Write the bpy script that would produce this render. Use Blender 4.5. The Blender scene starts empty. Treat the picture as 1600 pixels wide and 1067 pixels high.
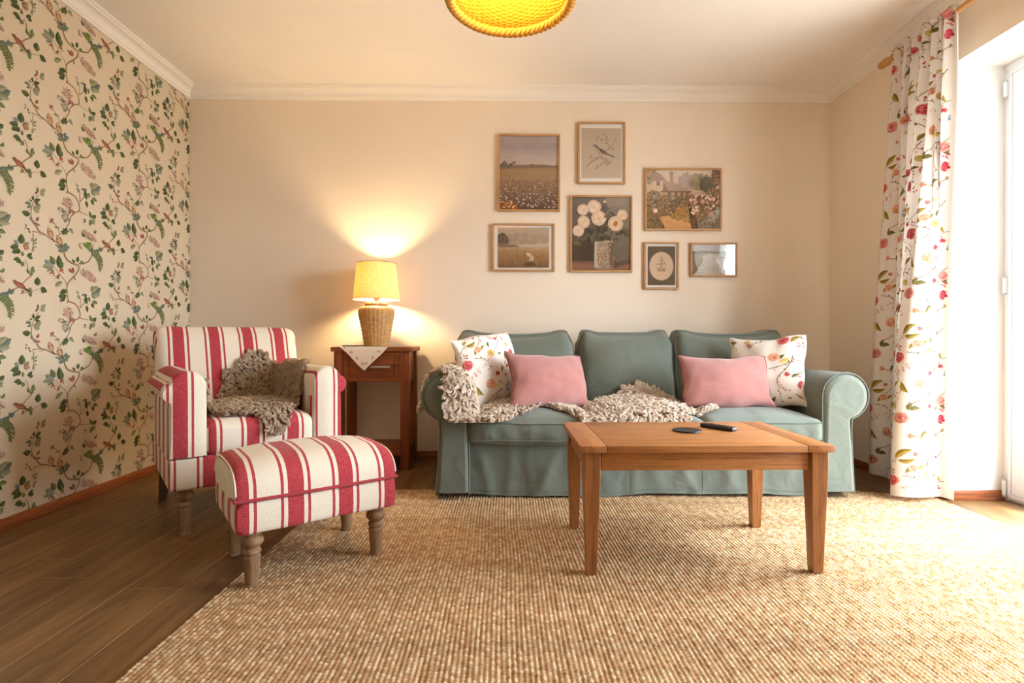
import bpy, bmesh, math, random
import numpy as np
from mathutils import Vector, Matrix, Euler
from math import sin, cos, pi, radians, sqrt, atan2, exp

SC = bpy.context.scene
COL = SC.collection
RNG = random.Random(7)

# ------------------------------------------------------------------ colours
def s2l(c):
    c /= 255.0
    return c / 12.92 if c <= 0.04045 else ((c + 0.055) / 1.055) ** 2.4
def C(r, g, b):
    return (s2l(r), s2l(g), s2l(b), 1.0)
def jit(c, amt, rng=RNG):
    k = 1 + rng.uniform(-amt, amt)
    return (min(1, c[0] * k * (1 + rng.uniform(-amt, amt) * .3)), min(1, c[1] * k),
            min(1, c[2] * k * (1 + rng.uniform(-amt, amt) * .3)), 1.0)
def mixc(a, b, t):
    return tuple(a[i] * (1 - t) + b[i] * t for i in range(3)) + (1.0,)

# ------------------------------------------------------------------ materials
class NT:
    def __init__(s, name):
        s.m = bpy.data.materials.new(name); s.m.use_nodes = True
        s.t = s.m.node_tree
        s.b = s.t.nodes['Principled BSDF']; s.out = s.t.nodes['Material Output']
    def n(s, kind, **kw):
        x = s.t.nodes.new('ShaderNode' + kind)
        for k, v in kw.items(): setattr(x, k, v)
        return x
    def l(s, a, b): s.t.links.new(a, b)
    def math(s, op, a, b=None, c=None):
        x = s.n('Math', operation=op)
        for i, v in enumerate((a, b, c)):
            if v is None: continue
            if isinstance(v, (int, float)): x.inputs[i].default_value = v
            else: s.l(v, x.inputs[i])
        return x.outputs[0]
    def coord(s, kind='Object', scale=(1, 1, 1)):
        tc = s.n('TexCoord'); mp = s.n('Mapping'); mp.inputs['Scale'].default_value = scale
        s.l(tc.outputs[kind], mp.inputs['Vector']); return mp.outputs[0]
    def noise(s, vec, scale, detail=3, rough=.55, dist=0):
        x = s.n('TexNoise'); x.inputs['Scale'].default_value = scale; x.inputs['Detail'].default_value = detail
        x.inputs['Roughness'].default_value = rough; x.inputs['Distortion'].default_value = dist
        if vec is not None: s.l(vec, x.inputs['Vector'])
        return x.outputs[0]
    def ramp(s, fac, stops, interp='LINEAR'):
        x = s.n('ValToRGB'); cr = x.color_ramp; cr.interpolation = interp
        while len(cr.elements) < len(stops): cr.elements.new(.5)
        for e, (p, c) in zip(cr.elements, stops): e.position = p; e.color = c
        s.l(fac, x.inputs[0]); return x.outputs[0]
    def mix(s, fac, a, b, blend='MIX'):
        x = s.n('Mix', data_type='RGBA', blend_type=blend)
        for i, v in ((0, fac), (6, a), (7, b)):
            if isinstance(v, (int, float)): x.inputs[i].default_value = v
            elif isinstance(v, tuple): x.inputs[i].default_value = v
            else: s.l(v, x.inputs[i])
        return x.outputs[2]
    def bump(s, h, strength=.3, dist=.002, normal=None):
        x = s.n('Bump'); x.inputs['Strength'].default_value = strength; x.inputs['Distance'].default_value = dist
        s.l(h, x.inputs['Height'])
        if normal is not None: s.l(normal, x.inputs['Normal'])
        return x.outputs[0]
    def base(s, c):
        if isinstance(c, tuple): s.b.inputs['Base Color'].default_value = c
        else: s.l(c, s.b.inputs['Base Color'])
    def set(s, rough=.6, spec=.5, **kw):
        s.b.inputs['Roughness'].default_value = rough
        s.b.inputs['Specular IOR Level'].default_value = spec
        for k, v in kw.items(): s.b.inputs[k.replace('_', ' ')].default_value = v
        return s
    def norm(s, n): s.l(n, s.b.inputs['Normal'])

def m_plain(name, col, rough=.6, spec=.4, var=.06, nscale=8, bscale=300, bstr=.1, bdist=.0005, metal=0):
    t = NT(name); v = t.coord()
    f = t.noise(v, nscale, 3)
    lo = tuple(c * (1 - var) for c in col[:3]) + (1,); hi = tuple(min(1, c * (1 + var)) for c in col[:3]) + (1,)
    t.base(t.ramp(f, [(.3, lo), (.7, hi)]))
    t.set(rough, spec); t.b.inputs['Metallic'].default_value = metal
    if bstr: t.norm(t.bump(t.noise(v, bscale, 2), bstr, bdist))
    return t.m

def m_wood(name, dark, light, axis=0, rough=.45, fine=1.0, knots=True):
    t = NT(name)
    sc = [26 * fine] * 3; sc[axis] = 1.6 * fine
    v = t.coord('Object', tuple(sc))
    a = t.noise(v, 1.0, 5, .6, .6)
    sc2 = [220 * fine] * 3; sc2[axis] = 7 * fine
    b = t.noise(t.coord('Object', tuple(sc2)), 1.0, 2, .6)
    col = t.ramp(a, [(.3, dark), (.5, mixc(dark, light, .6)), (.72, light)])
    pore = t.ramp(b, [(.36, (.62, .55, .5, 1)), (.5, (1, 1, 1, 1))])
    t.base(t.mix(.8, col, pore, 'MULTIPLY'))
    t.set(rough, .35); t.norm(t.bump(b, .12, .0006))
    return t.m

def m_fabric(name, col, var=.10, weave=900, rough=.9, wr=.25, wrscale=7, wrdist=.012, sheen=.15):
    t = NT(name); v = t.coord()
    big = t.noise(v, 5, 4); fine = t.noise(v, weave, 2, .7); mid = t.noise(v, 90, 2)
    lo = tuple(c * (1 - var) for c in col[:3]) + (1,); hi = tuple(min(1, c * (1 + var)) for c in col[:3]) + (1,)
    c = t.ramp(big, [(.3, lo), (.7, hi)])
    c2 = t.ramp(fine, [(.3, (.84, .84, .84, 1)), (.7, (1.1, 1.1, 1.1, 1))])
    t.base(t.mix(1, c, c2, 'MULTIPLY'))
    t.set(rough, .2); t.b.inputs['Sheen Weight'].default_value = sheen; t.b.inputs['Sheen Roughness'].default_value = .6
    n1 = t.bump(t.noise(v, wrscale, 3, .5, .8), wr, wrdist)
    t.norm(t.bump(fine, .25, .0006, n1))
    return t.m

def m_vcol(name, rough=.7, spec=.3, transl=0.0, weave=0, sheen=0):
    t = NT(name)
    a = t.n('Attribute', attribute_name='Col')
    col = a.outputs['Color']
    if weave:
        f = t.noise(t.coord(), weave, 2, .7)
        col = t.mix(1, col, t.ramp(f, [(.3, (.9, .9, .9, 1)), (.7, (1.06, 1.06, 1.06, 1))]), 'MULTIPLY')
        t.norm(t.bump(f, .2, .0004))
    t.base(col); t.set(rough, spec); t.b.inputs['Sheen Weight'].default_value = sheen
    if transl:
        tr = t.n('BsdfTranslucent'); mx = t.n('MixShader'); mx.inputs[0].default_value = transl
        t.l(col, tr.inputs['Color']); t.l(t.b.outputs[0], mx.inputs[1]); t.l(tr.outputs[0], mx.inputs[2])
        t.l(mx.outputs[0], t.out.inputs['Surface'])
    return t.m

# ------------------------------------------------------------------ mesh builder
class MB:
    def __init__(s): s.v = []; s.f = []; s.mi = []; s.c = []; s.usec = False
    def add(s, verts, faces, mat=0, col=None):
        o = len(s.v); s.v.extend(tuple(p) for p in verts)
        s.f.extend(tuple(i + o for i in f) for f in faces); s.mi.extend([mat] * len(faces))
        if col is not None: s.usec = True
        cc = col if col is not None else (1, 1, 1, 1)
        if isinstance(cc, list): s.c.extend(cc)
        else: s.c.extend([cc] * len(verts))
        return s
    def box(s, x0, x1, y0, y1, z0, z1, r=0, seg=2, mat=0, M=None, col=None):
        bm = bmesh.new(); bmesh.ops.create_cube(bm, size=1)
        for v in bm.verts:
            v.co = Vector(((x0 + x1) / 2 + v.co.x * (x1 - x0), (y0 + y1) / 2 + v.co.y * (y1 - y0), (z0 + z1) / 2 + v.co.z * (z1 - z0)))
        if r: bmesh.ops.bevel(bm, geom=bm.edges[:], offset=r, segments=seg, affect='EDGES', profile=.5)
        if M is not None: bm.transform(M)
        bm.verts.index_update()
        s.add([v.co[:] for v in bm.verts], [[v.index for v in f.verts] for f in bm.faces], mat, col); bm.free(); return s
    def taper(s, cx, cy, z0, z1, w0, d0, w1, d1, ox=0, oy=0, r=.003, mat=0):
        bm = bmesh.new(); bmesh.ops.create_cube(bm, size=1)
        for v in bm.verts:
            top = v.co.z > 0; w = w1 if top else w0; d = d1 if top else d0
            v.co = Vector((cx + (0 if top else ox) + v.co.x * w, cy + (0 if top else oy) + v.co.y * d, z1 if top else z0))
        if r: bmesh.ops.bevel(bm, geom=bm.edges[:], offset=r, segments=2, affect='EDGES', profile=.5)
        bm.verts.index_update()
        s.add([v.co[:] for v in bm.verts], [[v.index for v in f.verts] for f in bm.faces], mat); bm.free(); return s
    def grid(s, P, closed_u=False, closed_v=False, mat=0, col=None, flip=False):
        nu, nv = len(P), len(P[0]); vs = [p for row in P for p in row]; fs = []
        for i in range(nu if closed_u else nu - 1):
            for j in range(nv if closed_v else nv - 1):
                a = i * nv + j; b = ((i + 1) % nu) * nv + j; c = ((i + 1) % nu) * nv + (j + 1) % nv; d = i * nv + (j + 1) % nv
                fs.append((a, d, c, b) if flip else (a, b, c, d))
        return s.add(vs, fs, mat, col)
    def lathe(s, prof, n=32, cx=0, cy=0, mat=0, fn=None, cap=True, col=None):
        P = []
        for k, (r, z) in enumerate(prof):
            row = []
            for i in range(n):
                a = 2 * pi * i / n; rr = r + (fn(a, k, r, z) if fn else 0)
                row.append((cx + rr * cos(a), cy + rr * sin(a), z))
            P.append(row)
        s.grid(P, closed_v=True, mat=mat, flip=True, col=col)
        if cap:
            o = len(s.v) - n * len(prof)
            s.f.append(tuple(o + i for i in reversed(range(n)))); s.mi.append(mat)
            s.f.append(tuple(o + n * (len(prof) - 1) + i for i in range(n))); s.mi.append(mat)
        return s
    def tube(s, pts, r, n=8, closed=False, mat=0, col=None, taper=None):
        pts = [Vector(p) for p in pts]; m = len(pts); P = []; up = None
        for i in range(m):
            if closed: t = pts[(i + 1) % m] - pts[i - 1]
            else: t = pts[min(i + 1, m - 1)] - pts[max(i - 1, 0)]
            t.normalize()
            if up is None:
                up = Vector((0, 0, 1)) if abs(t.z) < .9 else Vector((1, 0, 0))
            a = (up - t * up.dot(t)).normalized(); up = a; b = t.cross(a)
            rr = r * (taper(i / (m - 1)) if taper else 1)
            P.append([pts[i] + a * rr * cos(2 * pi * k / n) + b * rr * sin(2 * pi * k / n) for k in range(n)])
        s.grid(P, closed_u=closed, closed_v=True, mat=mat, col=col, flip=True)
        if not closed:
            o = len(s.v) - n * m
            s.f.append(tuple(o + k for k in range(n))); s.mi.append(mat)
            s.f.append(tuple(o + n * (m - 1) + k for k in reversed(range(n)))); s.mi.append(mat)
        return s
    def build(s, name, mats, parent=None, angle=40, loc=None):
        me = bpy.data.meshes.new(name); me.from_pydata([tuple(p) for p in s.v], [], s.f)
        if not isinstance(mats, (list, tuple)): mats = [mats]
        for m in mats: me.materials.append(m)
        if len(mats) > 1: me.polygons.foreach_set('material_index', s.mi)
        if s.usec:
            ca = me.color_attributes.new('Col', 'FLOAT_COLOR', 'POINT')
            ca.data.foreach_set('color', np.array(s.c, dtype=np.float32).ravel())
        if angle:
            me.polygons.foreach_set('use_smooth', [True] * len(me.polygons))
            me.set_sharp_from_angle(angle=radians(angle))
        me.update()
        o = bpy.data.objects.new(name, me); COL.objects.link(o)
        if parent is not None: o.parent = parent
        if loc is not None: o.location = loc
        return o

def empty(name, loc=(0, 0, 0), rz=0):
    o = bpy.data.objects.new(name, None); COL.objects.link(o)
    o.location = loc; o.rotation_euler = (0, 0, rz); o.empty_display_size = .05
    return o
def tag(o, label=None, cat=None, group=None, kind=None):
    if label: o['label'] = label
    if cat: o['category'] = cat
    if group: o['group'] = group
    if kind: o['kind'] = kind
    return o

def catmull(pts, n=8, closed=False):
    out = []; m = len(pts); P = [Vector(p) for p in pts]
    rng = range(m if closed else m - 1)
    for i in rng:
        p0 = P[i - 1] if (closed or i > 0) else P[0] * 2 - P[1]
        p1 = P[i]; p2 = P[(i + 1) % m]
        p3 = P[(i + 2) % m] if (closed or i + 2 < m) else P[-1] * 2 - P[-2]
        for k in range(n):
            t = k / n
            out.append(.5 * ((2 * p1) + (p2 - p0) * t + (2 * p0 - 5 * p1 + 4 * p2 - p3) * t * t + (3 * p1 - p0 - 3 * p2 + p3) * t ** 3))
    if not closed: out.append(P[-1].copy())
    return out

def sm(a, b, x):
    t = max(0, min(1, (x - a) / (b - a))); return t * t * (3 - 2 * t)
def wob(x, y, z=0, s=1.0):       # smooth pseudo-noise in -1..1
    return (sin(x * 1.7 * s + 1.3 * sin(y * 2.3 * s + .7)) + sin(y * 2.1 * s + 1.7 * sin(z * 1.9 * s + x * 1.1 * s)) + sin(z * 2.6 * s + 1.1 * sin(x * 3.1 * s))) / 3

# rounded, crowned cushion block; warp(x,y,z,u,v,w) -> (x,y,z)
def cushion(mb, hx, hy, hz, r, n=18, crown=(0, 0, 0), warp=None, mat=0):
    idx = {}; vs = []; fs = []
    def P(u, v, w):
        q = (u * hx, v * hy, w * hz); h = (hx, hy, hz); inn = [max(-(h[i] - r), min(h[i] - r, q[i])) for i in range(3)]
        d = Vector([q[i] - inn[i] for i in range(3)])
        if d.length > 1e-9: d = d.normalized() * r
        p = [inn[i] + d[i] for i in range(3)]
        bx = (1 - v ** 4) * (1 - w ** 4); by = (1 - u ** 4) * (1 - w ** 4); bz = (1 - u ** 4) * (1 - v ** 4)
        p[0] += u * crown[0] * bx; p[1] += v * crown[1] * by; p[2] += w * crown[2] * bz
        if warp: p = warp(p[0], p[1], p[2], u, v, w)
        return p
    def vid(u, v, w):
        k = (round(u, 5), round(v, 5), round(w, 5))
        if k not in idx: idx[k] = len(vs); vs.append(tuple(P(u, v, w)))
        return idx[k]
    def rem(t): return sin(t * pi / 2) * .35 + t * .65        # denser near the rim
    L = [rem(-1 + 2 * i / n) for i in range(n + 1)]
    for ax in range(3):
        for sgn in (-1, 1):
            for i in range(n):
                for j in range(n):
                    q = []
                    for (a, b) in ((L[i], L[j]), (L[i + 1], L[j]), (L[i + 1], L[j + 1]), (L[i], L[j + 1])):
                        c = [0, 0, 0]; c[ax] = sgn; c[(ax + 1) % 3] = a; c[(ax + 2) % 3] = b; q.append(vid(*c))
                    fs.append(tuple(q) if sgn > 0 else tuple(reversed(q)))
    mb.add(vs, fs, mat); return P

# stripes: a per-corner attribute 'su' holds metres across the cloth
def set_su(o, fn):
    me = o.data; at = me.attributes.new('su', 'FLOAT', 'CORNER'); arr = np.zeros(len(me.loops), dtype=np.float32)
    for p in me.polygons:
        for li in p.loop_indices:
            arr[li] = fn(me.vertices[me.loops[li].vertex_index].co, p.normal, p.center)
    at.data.foreach_set('value', arr)
# ================================================================== materials in use
M = {}
M['ceiling'] = m_plain('ceiling_paint', C(240, 235, 229), .9, .2, .015, 3, 250, .12, .001)
M['wall'] = m_plain('beige_wall_paint', C(236, 223, 205), .9, .2, .02, 2.5, 260, .18, .001)
M['reveal'] = m_plain('white_reveal_paint', C(244, 244, 243), .85, .2, .01, 3, 260, .1, .001)
M['cornice'] = m_plain('cornice_white', C(240, 235, 226), .7, .3, .015, 5, 300, .05, .0005)
M['skirting'] = m_wood('skirting_wood', C(128, 68, 34), C(172, 102, 54), 0, .5)
M['skirting_y'] = m_wood('skirting_wood_along', C(128, 68, 34), C(172, 102, 54), 1, .5)
M['pvc'] = m_plain('white_door_plastic', C(240, 243, 247), .35, .5, .01, 5, 300, 0)
M['gap'] = m_plain('door_gasket', C(70, 72, 75), .7, .3, .02)
M['steel'] = m_plain('brushed_steel', C(190, 188, 184), .3, .5, .04, 30, 400, .05, .0003, 1)
M['paper'] = m_plain('wallpaper_ground', C(214, 200, 174), .85, .2, .015, 4, 300, .15, .0006)
M['vcol'] = m_vcol('printed_pattern', .85, .2)
M['painted'] = m_vcol('printed_picture', .7, .25)
M['cloth_print'] = m_vcol('printed_cotton', .9, .15, .16, 700, .05)
M['pillow_print'] = m_vcol('printed_pillow_cotton', .9, .15, 0, 700, .05)
M['sofa'] = m_fabric('sage_green_cotton', C(100, 108, 97), .07, 900, .92, .55, 6, .02, .25)
M['sofa_pipe'] = m_fabric('sage_green_piping', C(94, 103, 93), .05, 900, .9, .1, 20, .003)
M['pink'] = m_fabric('dusty_pink_chenille', C(160, 105, 99), .10, 420, .95, .3, 9, .01, .5)
M['pink_pipe'] = m_fabric('dusty_pink_piping', C(140, 84, 81), .06, 500, .95, .1, 20, .003)
M['table_x'] = m_wood('honey_oak_along', C(152, 98, 54), C(188, 132, 78), 0, .38)
M['table_y'] = m_wood('honey_oak_across', C(148, 96, 54), C(184, 128, 76), 1, .38)
M['table_z'] = m_wood('honey_oak_upright', C(134, 86, 46), C(168, 112, 62), 2, .42)
M['dark_x'] = m_wood('chestnut_along', C(112, 58, 26), C(150, 86, 42), 0, .42)
M['dark_y'] = m_wood('chestnut_across', C(108, 56, 26), C(146, 84, 42), 1, .42)
M['dark_z'] = m_wood('chestnut_upright', C(104, 54, 24), C(142, 80, 38), 2, .42)
M['frame_x'] = m_wood('frame_oak_along', C(166, 124, 78), C(202, 160, 112), 0, .5, 2)
M['frame_z'] = m_wood('frame_oak_upright', C(166, 124, 78), C(202, 160, 112), 2, .5, 2)
M['leg'] = m_wood('weathered_turned_oak', C(98, 72, 48), C(160, 128, 94), 2, .6, 1.6)
M['rear_leg'] = m_wood('dark_stained_leg', C(62, 40, 26), C(96, 64, 42), 2, .5)
M['rod'] = m_wood('curtain_rod_pine', C(176, 120, 66), C(214, 164, 104), 1, .4, 1.5)
M['black'] = m_plain('black_plastic', C(28, 28, 30), .4, .5, .1, 40, 500, .1, .0003)
M['black_soft'] = m_plain('black_rubber_buttons', C(44, 44, 47), .6, .4, .1)
M['black_wire'] = m_plain('black_cable', C(24, 22, 20), .5, .4, .1)

def stripes():
    t = NT('red_striped_linen')
    at = t.n('Attribute', attribute_name='su'); v = t.coord()
    wig = t.math('MULTIPLY', t.math('SUBTRACT', t.noise(v, 60, 2), .5), .0016)
    u = t.math('ADD', at.outputs['Fac'], wig)
    d = t.math('ABSOLUTE', u)                       # distance to nearest wide-stripe centre
    per = .16
    w = t.math('PINGPONG', u, per / 2)              # 0 at centre .. per/2
    def step(e, x): return t.math('LESS_THAN', x, e)
    wide = step(.0245, w)
    thin = t.math('MULTIPLY', t.math('LESS_THAN', w, .0455), t.math('GREATER_THAN', w, .0365))
    red = t.math('MAXIMUM', wide, thin)
    fib = t.noise(t.coord('Object', (700, 700, 160)), 1, 2, .7); fib2 = t.noise(t.coord('Object', (160, 160, 800)), 1, 2, .7)
    rr = t.ramp(fib2, [(.3, C(150, 40, 52)), (.55, C(172, 62, 70)), (.78, C(206, 120, 116))])
    cr = t.ramp(fib, [(.25, C(206, 194, 172)), (.5, C(224, 214, 196)), (.8, C(236, 230, 216))])
    t.base(t.mix(red, cr, rr)); t.set(.92, .15); t.b.inputs['Sheen Weight'].default_value = .1
    n1 = t.bump(t.noise(v, 9, 2, .5, .6), .25, .008)
    t.norm(t.bump(fib, .25, .0007, n1))
    return t.m
M['stripe'] = stripes()
M['stripe_pipe'] = m_fabric('red_piping', C(160, 52, 60), .08, 700, .9, .05, 30, .002)

def floor_mat():
    t = NT('oak_plank_floor')
    tc = t.n('TexCoord'); sep = t.n('SeparateXYZ'); t.l(tc.outputs['Object'], sep.inputs[0])
    X, Y = sep.outputs[0], sep.outputs[1]
    u = t.math('DIVIDE', t.math('ADD', X, 1.183 + 10 * .173), .173)
    pid = t.math('FLOOR', u); fu = t.math('FRACT', u)
    wn = t.n('TexWhiteNoise', noise_dimensions='1D'); t.l(pid, wn.inputs['W'])
    yo = t.math('ADD', Y, t.math('MULTIPLY', wn.outputs['Value'], 2.1))
    vv = t.math('DIVIDE', t.math('ADD', yo, 20), 2.1); pv = t.math('FLOOR', vv); fv = t.math('FRACT', vv)
    wn2 = t.n('TexWhiteNoise', noise_dimensions='2D'); cb = t.n('CombineXYZ')
    t.l(pid, cb.inputs[0]); t.l(pv, cb.inputs[1]); t.l(cb.outputs[0], wn2.inputs['Vector'])
    off = t.math('MULTIPLY', wn2.outputs['Value'], 37.0)
    cv = t.n('CombineXYZ'); t.l(t.math('MULTIPLY', X, 15.0), cv.inputs[0]); t.l(t.math('MULTIPLY', Y, 1.5), cv.inputs[1]); t.l(off, cv.inputs[2])
    g = t.noise(cv.outputs[0], 1, 6, .62, 1.1)
    cv2 = t.n('CombineXYZ'); t.l(t.math('MULTIPLY', X, 190.0), cv2.inputs[0]); t.l(t.math('MULTIPLY', Y, 6.0), cv2.inputs[1]); t.l(off, cv2.inputs[2])
    pores = t.noise(cv2.outputs[0], 1, 3, .6)
    col = t.ramp(g, [(.25, C(80, 56, 30)), (.45, C(112, 81, 46)), (.6, C(131, 98, 58)), (.8, C(152, 118, 76))])
    tint = t.ramp(wn2.outputs['Value'], [(0, (.82, .80, .78, 1)), (1, (1.08, 1.06, 1.04, 1))])
    col = t.mix(1, col, tint, 'MULTIPLY')
    col = t.mix(.8, col, t.ramp(pores, [(.34, (.66, .6, .55, 1)), (.5, (1, 1, 1, 1))]), 'MULTIPLY')
    e1 = t.math('MULTIPLY', t.math('MINIMUM', fu, t.math('SUBTRACT', 1.0, fu)), .173)
    e2 = t.math('MULTIPLY', t.math('MINIMUM', fv, t.math('SUBTRACT', 1.0, fv)), 2.1)
    e = t.math('MINIMUM', e1, e2)
    seam_glint = t.ramp(t.math('DIVIDE', e, .004), [(.15, (1, 1, 1, 1)), (.4, (0, 0, 0, 1))])
    t.base(t.mix(t.math('MULTIPLY', seam_glint, .55), col, C(196, 168, 132)))  # bevel highlights along the plank joints, put into the colour as lighter lines
    t.set(.42, .35)
    h = t.math('MULTIPLY', t.math('MINIMUM', e, .003), 1.0)
    t.norm(t.bump(pores, .10, .0006, t.bump(h, .8, 1.0)))
    return t.m
M['floor'] = floor_mat()

def glass_mat(name, lo=.04, rough=.02, tint=(1, 1, 1, 1)):
    t = NT(name)
    tr = t.n('BsdfTransparent'); tr.inputs[0].default_value = tint
    gl = t.n('BsdfGlossy'); gl.inputs['Roughness'].default_value = rough; gl.inputs['Color'].default_value = (1, 1, 1, 1)
    fr = t.n('Fresnel'); ge = t.n('NewGeometry')
    t.l(t.math('ADD', t.math('MULTIPLY', ge.outputs['Backfacing'], 1 / 1.5 - 1.5), 1.5), fr.inputs['IOR'])
    wv = t.noise(t.coord(), 5, 2)
    b = t.bump(wv, .12, .02)
    t.l(b, gl.inputs['Normal']); t.l(b, fr.inputs['Normal'])
    mx = t.n('MixShader'); t.l(fr.outputs[0], mx.inputs[0]); t.l(tr.outputs[0], mx.inputs[1]); t.l(gl.outputs[0], mx.inputs[2])
    t.l(mx.outputs[0], t.out.inputs['Surface']); return t.m
M['pane'] = glass_mat('picture_glass')
M['door_glass'] = glass_mat('door_glass')

def shade_mat(name, col, tcol, transl=.6, scale=(260, 260, 60)):
    t = NT(name)
    a = t.noise(t.coord('Object', scale), 1, 2, .7); b = t.noise(t.coord('Object', (scale[2], scale[2], scale[0] * 1.2)), 1, 2, .7)
    k = t.ramp(t.math('ADD', t.math('MULTIPLY', a, .5), t.math('MULTIPLY', b, .5)), [(.35, (.72, .7, .66, 1)), (.62, (1.05, 1.05, 1.05, 1))])
    t.base(t.mix(1, col, k, 'MULTIPLY')); t.set(.9, .1)
    tr = t.n('BsdfTranslucent'); t.l(t.mix(1, tcol, k, 'MULTIPLY'), tr.inputs[0])
    mx = t.n('MixShader'); mx.inputs[0].default_value = transl
    t.l(t.b.outputs[0], mx.inputs[1]); t.l(tr.outputs[0], mx.inputs[2]); t.l(mx.outputs[0], t.out.inputs['Surface'])
    return t.m
M['lamp_shade'] = shade_mat('linen_lamp_shade', C(246, 232, 198), C(255, 238, 184), .5)
M['wicker'] = m_plain('natural_wicker', C(186, 146, 92), .6, .35, .22, 45, 200, .3, .002)
M['pendant_wicker'] = shade_mat('seagrass_weave', C(236, 178, 58), C(250, 180, 60), .3, (120, 120, 90))
M['braid'] = m_plain('seagrass_braid', C(206, 150, 58), .7, .3, .2, 60, 300, .3, .001)
def emit(name, col, s):
    t = NT(name); t.b.inputs['Emission Color'].default_value = col; t.b.inputs['Emission Strength'].default_value = s
    t.base(col); return t.m
M['bulb'] = emit('lit_warm_bulb', (1, .71, .37, 1), 820)
M['bulb_dim'] = emit('lit_warm_pendant_bulb', (1, .77, .42, 1), 190)

def rug_mat():
    t = NT('jute_weave')
    a = t.n('Attribute', attribute_name='Col'); v = t.coord()
    f = t.noise(t.coord('Object', (500, 900, 500)), 1, 2, .7)
    t.base(t.mix(1, a.outputs['Color'], t.ramp(f, [(.3, (.8, .78, .74, 1)), (.7, (1.1, 1.1, 1.1, 1))]), 'MULTIPLY'))
    t.set(.95, .1); t.norm(t.bump(f, .4, .001)); return t.m
M['rug'] = rug_mat()
def wool_mat(name):
    t = NT(name); a = t.n('Attribute', attribute_name='Col')
    t.base(a.outputs['Color']); t.set(.9, .15); t.b.inputs['Sheen Weight'].default_value = .4
    tr = t.n('BsdfTranslucent'); t.l(a.outputs['Color'], tr.inputs[0]); mx = t.n('MixShader'); mx.inputs[0].default_value = .42
    t.l(t.b.outputs[0], mx.inputs[1]); t.l(tr.outputs[0], mx.inputs[2]); t.l(mx.outputs[0], t.out.inputs['Surface'])
    return t.m
M['wool'] = wool_mat('curly_sheep_wool')
M['linen_white'] = m_fabric('white_linen', C(236, 230, 216), .03, 800, .9, .1, 12, .004)

# ================================================================== pattern drawing (flat shapes, later laid onto cloth or paper)
class Pat:
    def __init__(s): s.polys = []; s.g = 0            # (pts, colour, layer, primitive)
    def poly(s, pts, col, layer): s.polys.append((pts, col, layer, s.g))
    def leaf(s, x0, y0, x1, y1, w, c1, c2, layer, bend=.12):
        s.g += 1; dx, dy = x1 - x0, y1 - y0; L = math.hypot(dx, dy)
        if L < 1e-6: return
        tx, ty = dx / L, dy / L; nx, ny = -ty, tx; W = w * L / 2
        mid = []; up = []; dn = []
        for i in range(6):
            t = i / 5; b = bend * L * sin(pi * t); h = W * sin(pi * t ** .85) ** .9
            cx, cy = x0 + dx * t + nx * b, y0 + dy * t + ny * b
            mid.append((cx, cy)); up.append((cx + nx * h, cy + ny * h)); dn.append((cx - nx * h, cy - ny * h))
        for i in range(5):
            s.poly([mid[i], mid[i + 1], up[i + 1], up[i]], c1, layer); s.poly([dn[i], dn[i + 1], mid[i + 1], mid[i]], c2, layer)
    def stem(s, pts, w, col, layer, taper=.45, n=6):
        s.g += 1; p = catmull([(a, b, 0) for a, b in pts], n); m = len(p); q = []
        for i in range(m):
            t = (p[min(i + 1, m - 1)] - p[max(i - 1, 0)]).normalized(); ww = w / 2 * (1 - taper * i / m)
            q.append(((p[i].x - t.y * ww, p[i].y + t.x * ww), (p[i].x + t.y * ww, p[i].y - t.x * ww)))
        for i in range(m - 1): s.poly([q[i][1], q[i + 1][1], q[i + 1][0], q[i][0]], col, layer)
    def blob(s, x, y, rx, ry, a, col, layer, n=8, wobble=0, rng=RNG):
        s.g += 1; ca, sa = cos(a), sin(a); pts = []
        for i in range(n):
            t = 2 * pi * i / n; k = 1 + rng.uniform(-wobble, wobble); u, v = rx * k * cos(t), ry * k * sin(t)
            pts.append((x + u * ca - v * sa, y + u * sa + v * ca))
        s.poly(pts, col, layer)
    def lay(s, mb, fn, mat=0, eps=.0001):
        """fn(x, y, height) -> 3-D point"""
        rank = {k: i for i, k in enumerate(sorted({(l, g) for _, _, l, g in s.polys}))}
        for pts, col, layer, g in s.polys:
            hh = .0001 + rank[(layer, g)] * 1.3e-6
            vs = [fn(x, y, hh) for x, y in pts]
            if any(v is None for v in vs): continue
            if len(vs) > 4:
                cx = sum(p[0] for p in pts) / len(pts); cy = sum(p[1] for p in pts) / len(pts)
                c = fn(cx, cy, hh)
                if c is None: continue
                k = len(vs); mb.add(vs + [c], [(i, (i + 1) % k, k) for i in range(k)], mat, col)
            else: mb.add(vs, [tuple(range(len(vs)))], mat, col)
# ================================================================== the room
XL, XR, YB, YF, ZC = -2.055, 2.153, 3.45, -1.9, 2.415
DY0, DY1, DZ, XO = .90, 2.515, 2.10, 2.50          # door opening and outer face of the right wall
def struct(o): o['kind'] = 'structure'; return o

m = MB(); m.box(XL - .12, XO + .05, YF - .12, YB + .12, -.06, 0); struct(m.build('floor', M['floor'], angle=0))
m = MB(); m.box(XL - .12, XO, YF - .12, YB + .12, ZC, ZC + .08); struct(m.build('ceiling', M['ceiling'], angle=0))
m = MB(); m.box(XL - .12, XO, YB, YB + .12, 0, ZC); struct(m.build('wall_back', M['wall'], angle=0))
m = MB(); m.box(XL - .12, XO, YF - .12, YF, 0, ZC); struct(m.build('wall_front', M['wall'], angle=0))

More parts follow.
